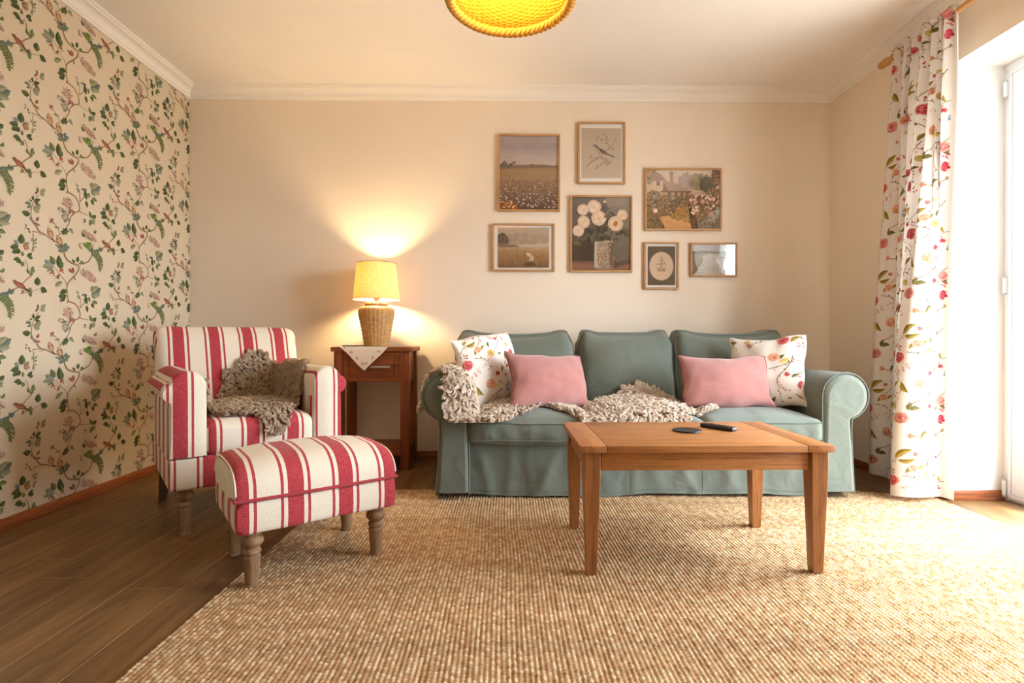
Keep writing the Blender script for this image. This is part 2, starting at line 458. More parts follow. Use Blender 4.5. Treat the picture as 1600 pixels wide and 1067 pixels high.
# right wall with its door opening; the reveal faces are white
m = MB()
def quad(a, b, c, d, mat): m.add([a, b, c, d], [(0, 1, 2, 3)], mat)
def wallface(x, y0, y1, z0, z1, mat, flip=False):
    q = [(x, y0, z0), (x, y1, z0), (x, y1, z1), (x, y0, z1)]
    m.add(q if flip else q[::-1], [(0, 1, 2, 3)], mat)
for x, fl, mt in ((XR, False, 0), (XO, True, 1)):
    wallface(x, YF, DY0, 0, ZC, mt, fl); wallface(x, DY1, YB, 0, ZC, mt, fl); wallface(x, DY0, DY1, DZ, ZC, mt, fl)
quad((XR, DY1, 0), (XO, DY1, 0), (XO, DY1, DZ), (XR, DY1, DZ), 1)
quad((XO, DY0, 0), (XR, DY0, 0), (XR, DY0, DZ), (XO, DY0, DZ), 1)
quad((XR, DY0, DZ), (XR, DY1, DZ), (XO, DY1, DZ), (XO, DY0, DZ), 1)
struct(m.build('wall_right', [M['wall'], M['reveal']], angle=0))

# ---- wallpaper: branches, birds, berries, hydrangeas; half-drop repeat
WP_STEMS=[(5,[(-146,14),(-135,-11),(-118,-25),(-94,-31),(-69,-43),(-44,-50),(-21,-61),(2,-76)]),(3,[(-161,-30),(-133,-27),(-113,-27),(-94,-31)]),(2,[(-128,-37),(-94,-31)]),(6,[(2,-76),(8,-105),(24,-126),(51,-137),(79,-141),(90,-148),(84,-169),(59,-200),(29,-230),(20,-258),(22,-293),(28,-314),(20,-329)]),(5,[(20,196),(47,190),(69,183),(88,162),(96,136),(88,118),(63,105),(43,80),(38,60),(19,27),(-18,-15)]),(3,[(96,166),(126,201),(132,227)]),(3,[(91,120),(120,114),(146,111)]),(2,[(96,168),(97,215),(86,232)]),(5,[(90,-135),(130,-123),(151,-111),(169,-79),(173,-44),(179,-23)]),(4,[(172,-77),(216,-43),(260,-21),(300,18),(327,43),(307,56),(300,83),(290,99)]),(2,[(20,-244),(7,-221),(-9,-209),(-29,-185),(-55,-167)]),(3,[(-146,14),(-162,24),(-165,55),(-160,82),(-146,110),(-129,136)]),(2,[(273,-31),(306,-35),(323,-39)]),(1.5,[(-155,-36),(-155,-78),(-153,-119)]),(2,[(-29,9),(-44,29),(-62,38)]),(1.5,[(-216,-305),(-175,-293),(-119,-273)]),(2,[(-18,-15),(-29,18)]),(2,[(194,-60),(208,-72),(221,-89),(228,-111),(227,-141)])]
WP_LEAVES=[(3,0.36,-166,88,-196,84),(3,0.36,-166,78,-187,70),(0,0.36,-159,100,-175,106),(0,0.36,-152,105,-154,129),(0,0.36,-148,101,-119,121),(0,0.5,-169,43,-209,45),(2,0.45,-155,73,-117,95),(2,0.45,-119,153,-95,174),(2,0.45,-121,144,-95,148),(1,0.4,-131,149,-133,171),(5,0.5,-162,15,-167,36),(4,0.4,-138,20,-129,42),(4,0.4,-139,9,-120,5),(4,0.4,-153,7,-159,19),(4,0.4,-153,3,-136,12),(2,0.4,-185,-15,-196,-4),(2,0.4,-187,-21,-198,-26),(2,0.4,-153,-68,-136,-55),(2,0.4,-153,-81,-137,-74),(2,0.4,-155,-115,-160,-96),(2,0.4,-153,-97,-137,-95),(2,0.4,-155,-61,-168,-72),(4,0.35,46,113,68,105),(4,0.35,52,120,30,88),(4,0.4,-62,36,-73,47),(4,0.4,-59,31,-49,29),(4,0.4,-63,33,-54,53),(4,0.4,-62,32,-74,33),(2,0.4,-29,11,-35,22),(2,0.4,-29,16,-17,14),(2,0.4,-31,15,-49,11),(0,0.5,8,2,-12,3),(0,0.5,8,2,-4,-14),(0,0.5,8,2,19,-10),(0,0.5,8,2,31,11),(0,0.5,8,4,2,20),(0,0.5,8,4,22,24),(2,0.35,30,20,60,3),(3,0.5,2,-71,-34,-74),(3,0.5,2,-74,-29,-93),(3,0.5,2,-69,-8,-55),(3,0.5,5,-68,21,-48),(3,0.5,5,-71,37,-62),(3,0.5,5,-75,25,-86),(3,0.5,2,-76,7,-94),(3,0.5,-32,-69,-45,-67),(5,0.45,-55,-172,-99,-143),(2,0.35,-55,-175,-112,-175),(1,0.5,-45,-157,-69,-120),(0,0.42,-19,-172,-24,-110),(0,0.6,-134,-263,-132,-224),(0,0.6,-119,-269,-86,-285),(1,0.4,-173,-292,-169,-272),(1,0.4,-173,-292,-172,-313),(0,0.45,67,-132,50,-118),(0,0.45,79,-128,87,-99),(1,0.4,96,-123,122,-131),(4,0.4,62,-176,26,-167),(2,0.35,-45,-258,-3,-230),(0,0.45,12,-282,-14,-270),(0,0.45,12,-282,-1,-262),(0,0.45,9,-288,-27,-304),(0,0.45,9,-288,-7,-308),(0,0.45,15,-282,13,-262),(0,0.45,7,-293,-20,-323),(0,0.42,132,227,139,187),(0,0.42,135,181,142,148),(0,0.42,162,189,184,172),(1,0.42,156,224,153,198),(1,0.42,168,197,206,196),(3,0.4,168,239,228,277),(3,0.4,165,233,205,247),(2,0.35,174,233,225,239),(2,0.35,168,249,214,281),(2,0.35,97,215,75,225),(2,0.35,89,234,75,250),(1,0.4,170,103,154,136),(1,0.4,167,97,155,62),(0,0.55,173,106,197,124),(2,0.4,173,99,191,77),(0,0.55,271,163,276,208),(5,0.6,261,159,238,173),(0,0.45,262,154,222,142),(0,0.45,266,141,231,118),(2,0.45,284,149,311,178),(0,0.45,271,96,237,93),(0,0.45,273,92,250,82),(0,0.45,300,113,324,134),(0,0.45,307,111,329,116),(1,0.45,282,113,277,135),(1,0.45,282,91,274,68),(1,0.45,307,42,300,63),(1,0.45,322,49,331,78),(1,0.45,310,40,330,42),(6,0.6,128,-49,168,-21),(0,0.45,122,0,107,21),(0,0.45,131,6,134,32),(1,0.45,188,30,178,42),(1,0.45,191,31,196,52),(1,0.45,173,-44,148,-63),(1,0.45,143,-36,113,-29),(3,0.45,175,-79,217,-43),(3,0.45,179,-73,203,-45),(3,0.45,216,-52,241,-33),(1,0.4,313,-43,320,-19),(1,0.4,317,-44,316,-60),(1,0.4,287,-32,273,-46),(1,0.38,200,-65,172,-87),(1,0.38,200,-65,223,-73),(1,0.38,208,-72,182,-92),(1,0.38,208,-72,229,-80),(1,0.38,216,-79,191,-98),(1,0.38,216,-79,236,-87),(1,0.38,221,-89,197,-107),(1,0.38,221,-89,240,-97),(1,0.38,225,-100,203,-117),(1,0.38,225,-100,243,-107),(1,0.38,228,-111,208,-127),(1,0.38,228,-111,245,-117),(1,0.38,228,-123,209,-138),(1,0.38,228,-123,243,-129),(1,0.38,227,-136,209,-149),(1,0.38,227,-136,241,-141),(1,0.38,225,-141,224,-159)]
WP_DOTS=[(0,25,142,31,26,0,46),(1,14,76,22,28,0,46),(2,-7,102,24,11,0,20),(0,35,117,16,14,0,14),(3,-63,-196,13,11,0,9),(3,-32,-210,19,9,0,9),(3,-6,-183,11,14,0,9),(3,51,-176,12,7,0,6),(0,148,-185,56,22,-22,120),(4,120,232,15,8,0,14),(4,126,81,10,12,0,6),(5,294,154,14,12,0,12),(0,155,11,48,19,-22,90),(6,102,-44,14,14,0,12),(3,-136,143,8,9,0,6),(3,-175,-23,6,5,0,3),(3,-173,-37,4,4,0,2),(4,64,-207,5,9,0,5)]
WP_BIRDS=[(0,-69,-19,1),(0,-21,-41,1),(1,267,-12,-1)]
WPC = dict(stem=C(150, 118, 90), bird=[(C(150, 108, 78), C(196, 160, 124), C(108, 74, 52)), (C(146, 88, 68), C(166, 106, 82), C(108, 70, 56))],
           leaf=[(C(72, 82, 52), C(92, 102, 66)), (C(100, 110, 68), C(122, 130, 88)), (C(134, 134, 106), C(152, 150, 124)),
                 (C(100, 112, 98), C(118, 128, 110)), (C(142, 92, 80), C(160, 112, 98)), (C(118, 124, 124), C(142, 146, 142)), (C(98, 124, 48), C(124, 146, 66))],
           dot=[(C(172, 138, 122), C(192, 162, 144), C(140, 108, 94)), (C(128, 122, 104), C(172, 166, 146), C(104, 104, 88)),
                (C(110, 116, 96), C(136, 138, 116), C(92, 100, 82)), (C(154, 62, 52), C(174, 84, 68), C(132, 48, 46)),
                (C(92, 98, 124), C(118, 122, 142), C(76, 82, 104)), (C(184, 82, 50), C(204, 112, 70), C(156, 62, 44)), (C(176, 112, 106), C(192, 138, 130), C(150, 86, 84))])
def wallpaper_motif():
    p = Pat(); r = random.Random(3)
    for w, pts in WP_STEMS: p.stem([(a / 1000, b / 1000) for a, b in pts], max(.0034, w * .0015), WPC['stem'], 1)
    for k, w, x0, y0, x1, y1 in WP_LEAVES:
        a, b = WPC['leaf'][k]; p.leaf(x0 / 1000, y0 / 1000, x1 / 1000, y1 / 1000, w * 1.3, jit(a, .12, r), jit(b, .12, r), 2, r.uniform(-.12, .12))
        if r.random() < .6 and w < .5:
            t = r.choice((-1, 1)) * r.uniform(.5, .9); q = r.uniform(.55, .8); dx, dy = (x1 - x0) * q, (y1 - y0) * q
            p.leaf(x0 / 1000, y0 / 1000, (x0 + dx * cos(t) - dy * sin(t)) / 1000, (y0 + dx * sin(t) + dy * cos(t)) / 1000, w * 1.2, jit(a, .16, r), jit(b, .16, r), 1.5, r.uniform(-.12, .12))
    for k, x, y, rx, ry, a, n in WP_DOTS:
        cs = WPC['dot'][k]; a = radians(a)
        if n > 30:
            for i in range(14):
                t = i * 2.4; q = .75 * sqrt(i / 14); u, v = rx * q * cos(t), ry * q * sin(t)
                p.blob((x + u * cos(a) - v * sin(a)) / 1000, (y + u * sin(a) + v * cos(a)) / 1000, rx * .00028, ry * .0003, a, jit(cs[1], .05, r), 2, 7, .2, r)
        for i in range(n):
            t = r.uniform(0, 2 * pi); q = sqrt(r.random()); u, v = rx * q * cos(t), ry * q * sin(t)
            rr = .0034 if k in (3, 5, 4, 6) else .0031
            p.blob((x + u * cos(a) - v * sin(a)) / 1000, (y + u * sin(a) + v * cos(a)) / 1000, rr * r.uniform(.7, 1.3), rr * r.uniform(.7, 1.3), 0, jit(r.choice(cs), .1, r), 3, 5)
    for k, x, y, d in WP_BIRDS:
        b, l, dk = WPC['bird'][k]; x /= 1000; y /= 1000
        if k == 0:
            p.blob(x, y, .021, .0145, radians(-62), b, 4, 12); p.blob(x + .001, y - .006, .014, .010, radians(-60), l, 5, 10)
            p.blob(x - .006, y + .016, .0095, .009, 0, l, 5, 10); p.blob(x - .008, y + .018, .002, .002, 0, dk, 6, 6)
            p.poly([(x + .006, y - .012), (x + .022, y - .034), (x + .016, y - .036), (x + .001, y - .016)], dk, 4)
        else:
            p.blob(x, y, .026, .012, radians(-22), b, 4, 12); p.blob(x - .002, y - .003, .018, .007, radians(-22), l, 5, 10)
            p.blob(x - .022, y + .012, .009, .0085, 0, b, 5, 10); p.poly([(x - .030, y + .015), (x - .038, y + .016), (x - .030, y + .011)], dk, 4)
            p.poly([(x + .018, y - .004), (x + .044, y - .020), (x + .040, y - .026), (x + .014, y - .012)], dk, 4)
    return p
m = MB()
m.add([(XL, YF, 0), (XL, YB, 0), (XL, YB, ZC), (XL, YF, ZC)], [(0, 1, 2, 3)], 0)
m.add([(XL - .12, YF, 0), (XL - .12, YB, 0), (XL - .12, YB, ZC), (XL - .12, YF, ZC)], [(3, 2, 1, 0)], 0)
wp = wallpaper_motif()
for i in range(-5, 4):
    for j in range(-5, 4):
        oy = 2.470 + i * .485; oz = 1.790 + j * .514 - (.257 if i % 2 else 0)
        if oz > ZC + .4 or oz < -.35: continue
        def place(x, y, h, oy=oy, oz=oz, i=i, j=j):
            Y, Z = oy + x, oz + y
            if Y > YB + .03 or Z > ZC + .05 or Z < -.05: return None
            return (XL + .0002 + ((i * 2 + j) % 4) * .0003 + h, min(Y, YB), max(0, min(Z, ZC)))
        wp.lay(m, place, 1, .00012)
struct(m.build('wall_left', [M['paper'], M['vcol']], angle=0))

# ---- cornice, mitred at the corners
prof = [(0, 2.338), (.011, 2.338), (.013, 2.350), (.018, 2.354)]
for i in range(9):
    a = i / 8 * pi / 2; prof.append((.018 + .034 * (1 - cos(a)), 2.356 + .036 * sin(a)))
prof += [(.056, 2.394), (.058, 2.402), (.066, 2.403), (.068, ZC), (0, ZC)]
def trim(name, fn):
    m = MB(); m.grid([[fn(d, z, 0) for d, z in prof], [fn(d, z, 1) for d, z in prof]]); return struct(m.build(name, M['cornice'], angle=25))
trim('trim_1', lambda d, z, e: (XL + d, (YB - d) if e else YF, z))
trim('trim_2', lambda d, z, e: ((XR - d) if e else (XL + d), YB - d, z))
trim('trim_3', lambda d, z, e: (XR - d, YF if e else (YB - d), z))
# ---- skirting
H = .046
m = MB(); m.box(XL, XL + .014, YF, YB, 0, H, .003); struct(m.build('baseboard_left', M['skirting_y']))
m = MB(); m.box(XL + .014, XR - .014, YB - .014, YB, 0, H, .003); struct(m.build('baseboard_back', M['skirting']))
m = MB(); m.box(XR - .014, XR, DY1 - .014, YB, 0, H, .003); m.box(XR - .014, XR, YF, DY0, 0, H, .003); struct(m.build('baseboard_right', M['skirting_y']))
m = MB(); m.box(XR - .014, 2.418, DY1 - .014, DY1, 0, H, .003); struct(m.build('trim_4', M['skirting']))

# ---- balcony door in the opening
door = struct(empty('door_1', (2.42, (DY0 + DY1) / 2, 0)))
def dl(m, name, mat, parent, **kw):
    o = m.build(name, mat, None, **kw); o.parent = parent; return o
cy = (DY0 + DY1) / 2; hw = (DY1 - DY0) / 2
m = MB()
m.box(0, .075, hw - .03, hw - .0005, .0005, DZ - .0355, .003); m.box(0, .075, -hw + .0005, -hw + .03, .0005, DZ - .0355, .003); m.box(.0005, .075, -hw + .0005, hw - .0005, DZ - .035, DZ - .0005, .003); m.box(.01, .074, -hw + .031, hw - .031, .0005, .012, .002)
dl(m, 'door_frame', M['pvc'], door)
for s in (1, -1):
    y1 = hw - .03; y0 = .003
    root = MB(); st = .085
    Y0, Y1 = (y0, y1) if s > 0 else (-y1, -y0); z0, z1 = .018, DZ - .038
    root.box(-.012, .055, Y0, Y0 + st, z0, z1, .006, 3); root.box(-.012, .055, Y1 - st, Y1, z0, z1, .006, 3)
    root.box(-.012, .055, Y0 + st - .002, Y1 - st + .002, z0, z0 + .10, .006, 3); root.box(-.012, .055, Y0 + st - .002, Y1 - st + .002, z1 - st, z1, .006, 3)
    leaf = dl(root, 'door_leaf', M['pvc'], door)
    b = MB()                                     # raised moulding set in from the leaf edge
    e = .021
    for (a0, a1, c0, c1) in ((Y0 + e, Y0 + e + .004, z0 + e, z1 - e), (Y1 - e - .004, Y1 - e, z0 + e, z1 - e), (Y0 + e, Y1 - e, z0 + e, z0 + e + .004), (Y0 + e, Y1 - e, z1 - e - .004, z1 - e)):
        b.box(-.0145, -.010, a0, a1, c0, c1, .001, 1)
    dl(b, 'moulding', m_plain('door_moulding', C(206, 212, 220), .4, .4, .01) if s > 0 else bpy.data.materials['door_moulding'], leaf)
    g = MB(); g.box(.018, .022, Y0 + st - .005, Y1 - st + .005, z0 + .095, z1 - st + .005); dl(g, 'glass', M['door_glass'], leaf, angle=0)
    for zz in (DZ - .16, 1.0, .03):
        hy = hw - .025 if s > 0 else -hw + .025
        hh = MB(); hh.lathe([(.0075, zz), (.0075, zz + .07)], 14, -.020, hy); hb = dl(hh, 'hinge', M['pvc'], leaf)
        hc = MB(); hc.lathe([(.008, zz - .010), (.008, zz)], 14, -.020, hy); hc.lathe([(.008, zz + .07), (.008, zz + .078)], 14, -.020, hy); 
        dl(hc, 'hinge_cap', M['steel'], door)
    if s < 0:
        hd = MB(); hd.box(-.022, -.010, Y1 - .058, Y1 - .028, .98, 1.13, .004); hd.tube([(-.02, Y1 - .043, 1.06), (-.058, Y1 - .043, 1.06), (-.06, Y1 - .05, 1.06), (-.06, Y1 - .16, 1.06)], .009, 10)
        dl(hd, 'handle', M['steel'], leaf)
# ================================================================== sofa
sofa = tag(empty('sofa', (.681, 2.972, 0)), 'sage green three-seat sofa with rolled arms and a loose cover', 'sofa')
FS = M['sofa']; FP = M['sofa_pipe']
# frame: seat deck and back
m = MB(); m.box(-.88, .88, -.40, .36, .05, .275, .02); m.box(-.97, .97, .27, .44, .05, .70, .06, 4)
m.build('frame', FS, sofa)
def arm_prof(n=26):
    cx, cz, R = .965, .503, .113; P = [(.853, .035), (.853, .18), (.853, .33), (.852, .43)]
    for i in range(n):
        a = radians(180 - i * 252 / (n - 1)); P.append((cx + R * cos(a), cz + R * sin(a)))
    return P + [(.996, .385), (.994, .34), (.998, .24), (1.004, .12), (1.010, .035)]
AP = arm_prof()
for s in (-1, 1):
    m = MB(); ys = [-.46, -.452, -.44, -.40, -.30, -.15, 0, .15, .28, .38, .40]
    rows = []
    for y in ys:
        k = .012 if y == -.46 else (.003 if y == -.452 else 0)
        cx, cz = (.94, .40)
        row = []
        for x, z in AP:
            dx, dz = x - cx, z - cz; L = max(.05, math.hypot(dx, dz)); w = .0025 * wob(x * 20, y * 14, z * 18)
            row.append((s * (x - dx / L * k + (w if y > -.45 else 0)), y, z - dz / L * k + (w if y > -.45 and z > .1 else 0)))
        rows.append(row)
    m.grid(rows, flip=(s > 0))
    # front panel: grid from profile to a spine so the face can swell gently
    spine = []
    for i, (x, z) in enumerate(AP):
        if z > .43: spine.append((.963 + (x - .965) * .12, z * .15 + .503 * .85))
        else: spine.append((.925 + (x - .925) * .1, z))
    face = []
    for t in (0, .06, .14, .24):
        face.append([(s * (p[0] * (1 - t) + q[0] * t), -.46 - .010 * sin(t / .24 * pi / 2), p[1] * (1 - t) + q[1] * t) for p, q in zip([(abs(r[0]), r[2]) for r in rows[0]], spine)])
    m.grid(face, flip=(s < 0))
    m.add(face[-1], [tuple(range(len(AP))) if s > 0 else tuple(reversed(range(len(AP))))])
    arm = m.build('arm', FS, sofa, 50)
    p = MB(); p.tube([(s * x, -.458, z) for x, z in AP], .0042, 6); p.build('piping', FP, arm)
    # inverted pleat at the outer corner and the outer skirt
    g = MB()
    g.grid([[(s * (1.000 + .03 * t * q), -.452 + .075 * q, .30 - .272 * t) for t in [k / 8 for k in range(9)]] for q in (0, .25, .55, 1)], flip=(s > 0))
    g.grid([[(s * (1.004 + .026 * t + .006 * sin(y * 30) * t), y, .30 - .275 * t) for t in [k / 8 for k in range(9)]] for y in [-.377 + .82 * k / 24 for k in range(25)]], flip=(s > 0))
    g.build('side_skirt', FS, sofa, 60)
# front skirt, slack cloth with soft folds
m = MB(); NX, NZ = 120, 26; P = []
rs = random.Random(5); fold = [(rs.uniform(-.8, .8), rs.uniform(.02, .05), rs.uniform(-.5, .5), rs.uniform(.4, 1)) for _ in range(22)]
for i in range(NX + 1):
    x = -.852 + 1.704 * i / NX; row = []
    for j in range(NZ + 1):
        t = j / NZ; z = .292 - .272 * t
        d = .006 * t * sin(x * 7 + 1) + .004 * t * wob(x * 6, z * 9, 1)
        for fx, fw, fs, fa in fold:
            d -= .009 * fa * exp(-((x - fx - fs * (z - .15)) / fw) ** 2) * sm(0, .45, t) * (1 - .4 * t)
        row.append((x, -.425 + d, z + (.006 * sin(x * 5) + .004 * sin(x * 13 + 1)) * t))
    P.append(row)
m.grid(P); sk = m.build('front_skirt', FS, sofa, 80)
h = MB(); h.tube([(r[-3][0], r[-3][1] - .0006, r[-3][2]) for r in P], .0012, 5); h.build('hem_seam', FP, sk)
for c in (40, 80):
    h = MB(); h.tube([(P[c][j][0], P[c][j][1] - .0004, P[c][j][2]) for j in range(NZ)], .0012, 5); h.build('panel_seam', FP, sk)
for sx in (-.78, .78):
    for sy in (-.36, .36):
        m = MB(); m.taper(sx, sy, 0, .06, .045, .045, .06, .06); m.build('foot', M['black'], sofa)
# seat cushions
W3 = .5675
for k in (-1, 0, 1):
    m = MB(); ph = k * 2.1
    def warp(x, y, z, u, v, w, ph=ph):
        z += .016 * (1 - u * u) * (1 - v * v) * (1 if w > 0 else 0) + .004 * wob(x * 9 + ph, y * 8, z * 4)
        y += -.010 * (1 - w * w) * (1 if v < 0 else 0) * (1 - u ** 4) + .003 * wob(x * 14 + ph, z * 15, 2)
        if v < -.5: y += .0035 * sin(x * 60 + ph + 8 * z) * exp(-((w + .1) / .7) ** 2)
        return (x, y, z)
    f = cushion(m, W3 / 2 - .002, .33, .0525, .022, 22, (.0, .0, .034), warp)
    o = m.build('seat_cushion', FS, sofa, 80, loc=(k * W3, -.145, .335))
    for w in (.72, -.72):
        p = MB(); pts = [f(u, -1, w) for u in [-.97 + 1.94 * i / 40 for i in range(41)]]
        p.tube([(a, b - .001, c + (.003 if w > 0 else -.003)) for a, b, c in pts], .0036, 6); p.build('piping', FP, o)
# back cushions, waisted along the top with raised corners
for (x0, x1, ph) in ((-.978, -.264, 0), (-.250, .318, 1), (.324, 1.008, 2)):
    m = MB(); hx = (x1 - x0) / 2; hz = .215
    def warp(x, y, z, u, v, w, hx=hx, ph=ph):
        top = sm(-.2, 1, w)
        ear = .018 * exp(-((abs(u) - .80) / .17) ** 2) - .014 * exp(-(u / .55) ** 2) * (1 if ph != 1 else .3) - .03 * sm(.86, 1.0, abs(u))
        z += ear * top
        y += -.035 * (1 - u * u) * (1 - w * w) * (1 if v < 0 else 0) + .010 * wob(x * 6 + ph * 3, z * 7, ph) * (1 if v < 0 else .3)
        y += .006 * sin(24 * x * (1 if u > 0 else -1) + 30 * z) * sm(.45, .95, abs(u)) * (1 if v < 0 else 0)
        x += .006 * wob(z * 10, ph * 4, 2) * abs(u)
        return (x, y + .26 * z, z)
    f = cushion(m, hx, .10, hz, .055, 26, (0, .03, .01), warp)
    o = m.build('back_cushion', FS, sofa, 80, loc=((x0 + x1) / 2, .185, .60))
    p = MB(); pts = []
    for i in range(15): pts.append((-1, -.9 + 1.75 * i / 14))
    for i in range(1, 32): pts.append((-.93 + 1.86 * i / 32, 1))
    for i in range(15): pts.append((1, .85 - 1.75 * i / 14))
    raw = [f(u, -.78 if abs(u) < 1 and w == 1 else -.80, w) for u, w in pts]
    p.tube(catmull(raw, 3), .0045, 6); p.build('piping', FP, o)

# ================================================================== striped armchair
TH = radians(38)
chair = tag(empty('armchair', (-1.225, 2.494, 0), TH), 'cream armchair with red stripes and turned front legs in the wallpapered corner', 'armchair')
ST = M['stripe']
def turned_leg(mb, cx, cy, h, k=1.0):
    pr = [(.026, 0), (.0275, .003), (.027, .01), (.0245, .012), (.0255, .02), (.0325, .098), (.034, .102), (.034, .107), (.030, .110), (.028, .113), (.034, .118), (.036, .124), (.034, .130), (.028, .134), (.026, .137), (.034, .143), (.0435, .153), (.046, .161), (.0435, .170), (.037, .177), (.033, .180), (.036, .183), (.036, .225)]
    s = h / .187
    mb.lathe([(r * k * .76, z * s) for r, z in pr], 28, cx, cy)
for s in (-1, 1):
    m = MB(); turned_leg(m, s * .28, -.270, .180, .98); m.build('leg', M['leg'], chair)
    m = MB(); m.taper(s * .29, .27, 0, .20, .032, .032, .05, .05, s * .01, .05); m.build('leg', M['rear_leg'], chair)
def suface(off, k=1.0):
    def f(co, no, ce):
        if abs(no.x) > .75: return co.y + .02
        return (co.x - off) * k
    return f
m = MB(); m.box(-.339, .339, -.336, .33, .188, .312, .014, 4); o = m.build('seat_base', ST, chair); set_su(o, suface(-.20, 1))
# seat cushion
m = MB()
def warp(x, y, z, u, v, w):
    return (x, y - .008 * (1 - w * w) * (1 if v < 0 else 0), z + .018 * (1 - u * u) * (1 - v * v) * (1 if w > 0 else 0) + .003 * wob(x * 9, y * 9, 1))
cushion(m, .212, .27, .068, .03, 18, (0, 0, .012), warp); o = m.build('seat_cushion', ST, chair, 80, loc=(0, -.055, .375)); set_su(o, suface(-.20))
# backrest
m = MB()
def warp(x, y, z, u, v, w):
    t = (z + .275) / .55
    x *= 1 + .02 * t
    y += -.022 * (1 - u * u) * (1 - w * w) * (1 if v < 0 else 0)
    return (x, y + .30 * (z + .275), z + .003 * wob(x * 8, z * 8, 1))
cushion(m, .325, .065, .275, .045, 22, (0, .01, .006), warp); o = m.build('backrest', ST, chair, 80, loc=(0, .235, .562)); set_su(o, suface(-.235, 1.03))
# rolled arms
def chair_arm(n=22):
    P = [(.208, .306), (.208, .35), (.208, .52), (.209, .58)]
    for i in range(1, 9):
        a = radians(180 - i * 11.25); P.append((.272 + .064 * cos(a), .588 + .064 * sin(a)))
    for i in range(1, 7):
        a = radians(90 - i * 11.5); P.append((.272 + .066 * cos(a), .588 + .066 * sin(a)))
    for i in range(10):
        a = radians(75 - i * 17.5); P.append((.334 + .029 * cos(a), .574 + .033 * sin(a)))
    return P + [(.335, .530), (.337, .50), (.337, .38), (.338, .306)]
CA = chair_arm()
for s in (-1, 1):
    m = MB(); rows = []
    for y in (-.330, -.324, -.312, -.29, -.2, -.1, 0, .1, .2, .27):
        k = .011 if y == -.330 else (.003 if y == -.324 else 0); row = []
        for x, z in CA:
            dx, dz = x - .272, z - .45; L = max(.03, math.hypot(dx, dz)); row.append((s * (x - dx / L * k), y, z - dz / L * k + .004 * wob(y * 9, z * 3, s)))
        rows.append(row)
    m.grid(rows, flip=(s > 0))
    o0 = rows[0]; n = len(o0); face = []
    for t in (0, .15, .4, .7, 1):
        face.append([(p[0] * (1 - t) + s * (.272 + (abs(p[0]) - .272) * .08) * t, -.330 - .010 * sin(t * pi / 2), p[2] * (1 - t) + (p[2] if p[2] < .56 else .56 + (p[2] - .56) * .2) * t) for p in o0])
    m.grid(face, flip=(s < 0))
    m.add(face[-1], [tuple(range(n)) if s > 0 else tuple(reversed(range(n)))])
    arm = m.build('armrest', ST, chair, 55)
    def sf(co, no, ce, s=s):
        if ce.y < -.315: return co.x + .30
        if abs(no.x) > .6 and ce.z < .5: return co.y + .30
        if abs(ce.x) > .337 and ce.z > .535: return co.z * 1.9
        return co.x * 1.0 + .30 if ce.z > .53 else co.y + .3
    set_su(arm, sf)

# ================================================================== striped footstool
stool = tag(empty('footstool', (-.717, 1.89, .006), radians(36.3)), 'cream and red striped upholstered footstool on turned legs in front of the armchair', 'footstool')
for sx in (-1, 1):
    for sy in (-1, 1):
        m = MB(); turned_leg(m, sx * .203, sy * .152, .168, 1.0); m.build('leg', M['leg'], stool)
m = MB()
def warp(x, y, z, u, v, w):
    return (x + .004 * u * (1 - w * w), y + .006 * v * (1 - w * w), z + .002 * wob(x * 9, y * 9, z * 9))
cushion(m, .253, .205, .054, .014, 16, (0, 0, 0), warp); o = m.build('base', ST, stool, 60, loc=(0, 0, .230))
def sff(co, no, ce):
    if abs(no.x) > .7: return co.y * 1.35 - .04
    return co.x + .245
set_su(o, sff)
m = MB(); NXX, NA = 40, 30; P = []
for i in range(NXX + 1):
    u = -1 + 2 * i / NXX; u = sin(u * pi / 2) * .3 + u * .7; ex = sqrt(max(0, 1 - abs(u) ** 14)); row = []
    for j in range(NA + 1):
        a = pi * j / NA; ca, sa = cos(a), sin(a)
        yy = -.208 * (abs(ca) ** .62) * (1 if ca > 0 else -1)
        zz = .122 * (abs(sa) ** .78) * (.86 + .14 * (1 - u * u)) * (.88 + .12 * ex)
        row.append((.256 * u, yy * (.97 + .03 * ex), zz + .0025 * wob(u * 5, yy * 20, 1) * sa))
    P.append(row)
m.grid(P, flip=True)
for e in (0, NXX):
    r = P[e]; c = [(p[0], p[1] * .5, p[2] * .5) for p in r]; xx = r[0][0]; k = .010 if e else -.010
    mid = [(p[0] + k, p[1] * .6, p[2] * .62) for p in r]; m.grid([r, mid], flip=(e == 0)); m.add(mid, [tuple(range(len(mid))) if e == 0 else tuple(reversed(range(len(mid))))])
o = m.build('cushion_top', ST, stool, 50, loc=(0, 0, .284))
def sft(co, no, ce):
    if abs(no.x) > .7: return .062 - (.02 if co.z > .085 else 0)
    return co.x + .245
set_su(o, sft)
for e in (0, NXX):
    p = MB(); p.tube([(q[0], q[1], q[2]) for q in P[e][1:-1]], .003, 6); p.build('piping', M['linen_white'], o)
m = MB(); rr = [(.255, -.175), (.255, .175), (.225, .205), (-.225, .205), (-.255, .175), (-.255, -.175), (-.225, -.207), (.225, -.207)]
m.tube(catmull([(x, y, .284) for x, y in [(.257, 0), (.257, .18), (.235, .208), (0, .212), (-.235, .208), (-.257, .18), (-.257, 0), (-.257, -.18), (-.235, -.208), (0, -.213), (.235, -.208), (.257, -.18)]], 5, True), .0055, 8, True)
m.build('piping', M['stripe_pipe'], stool)
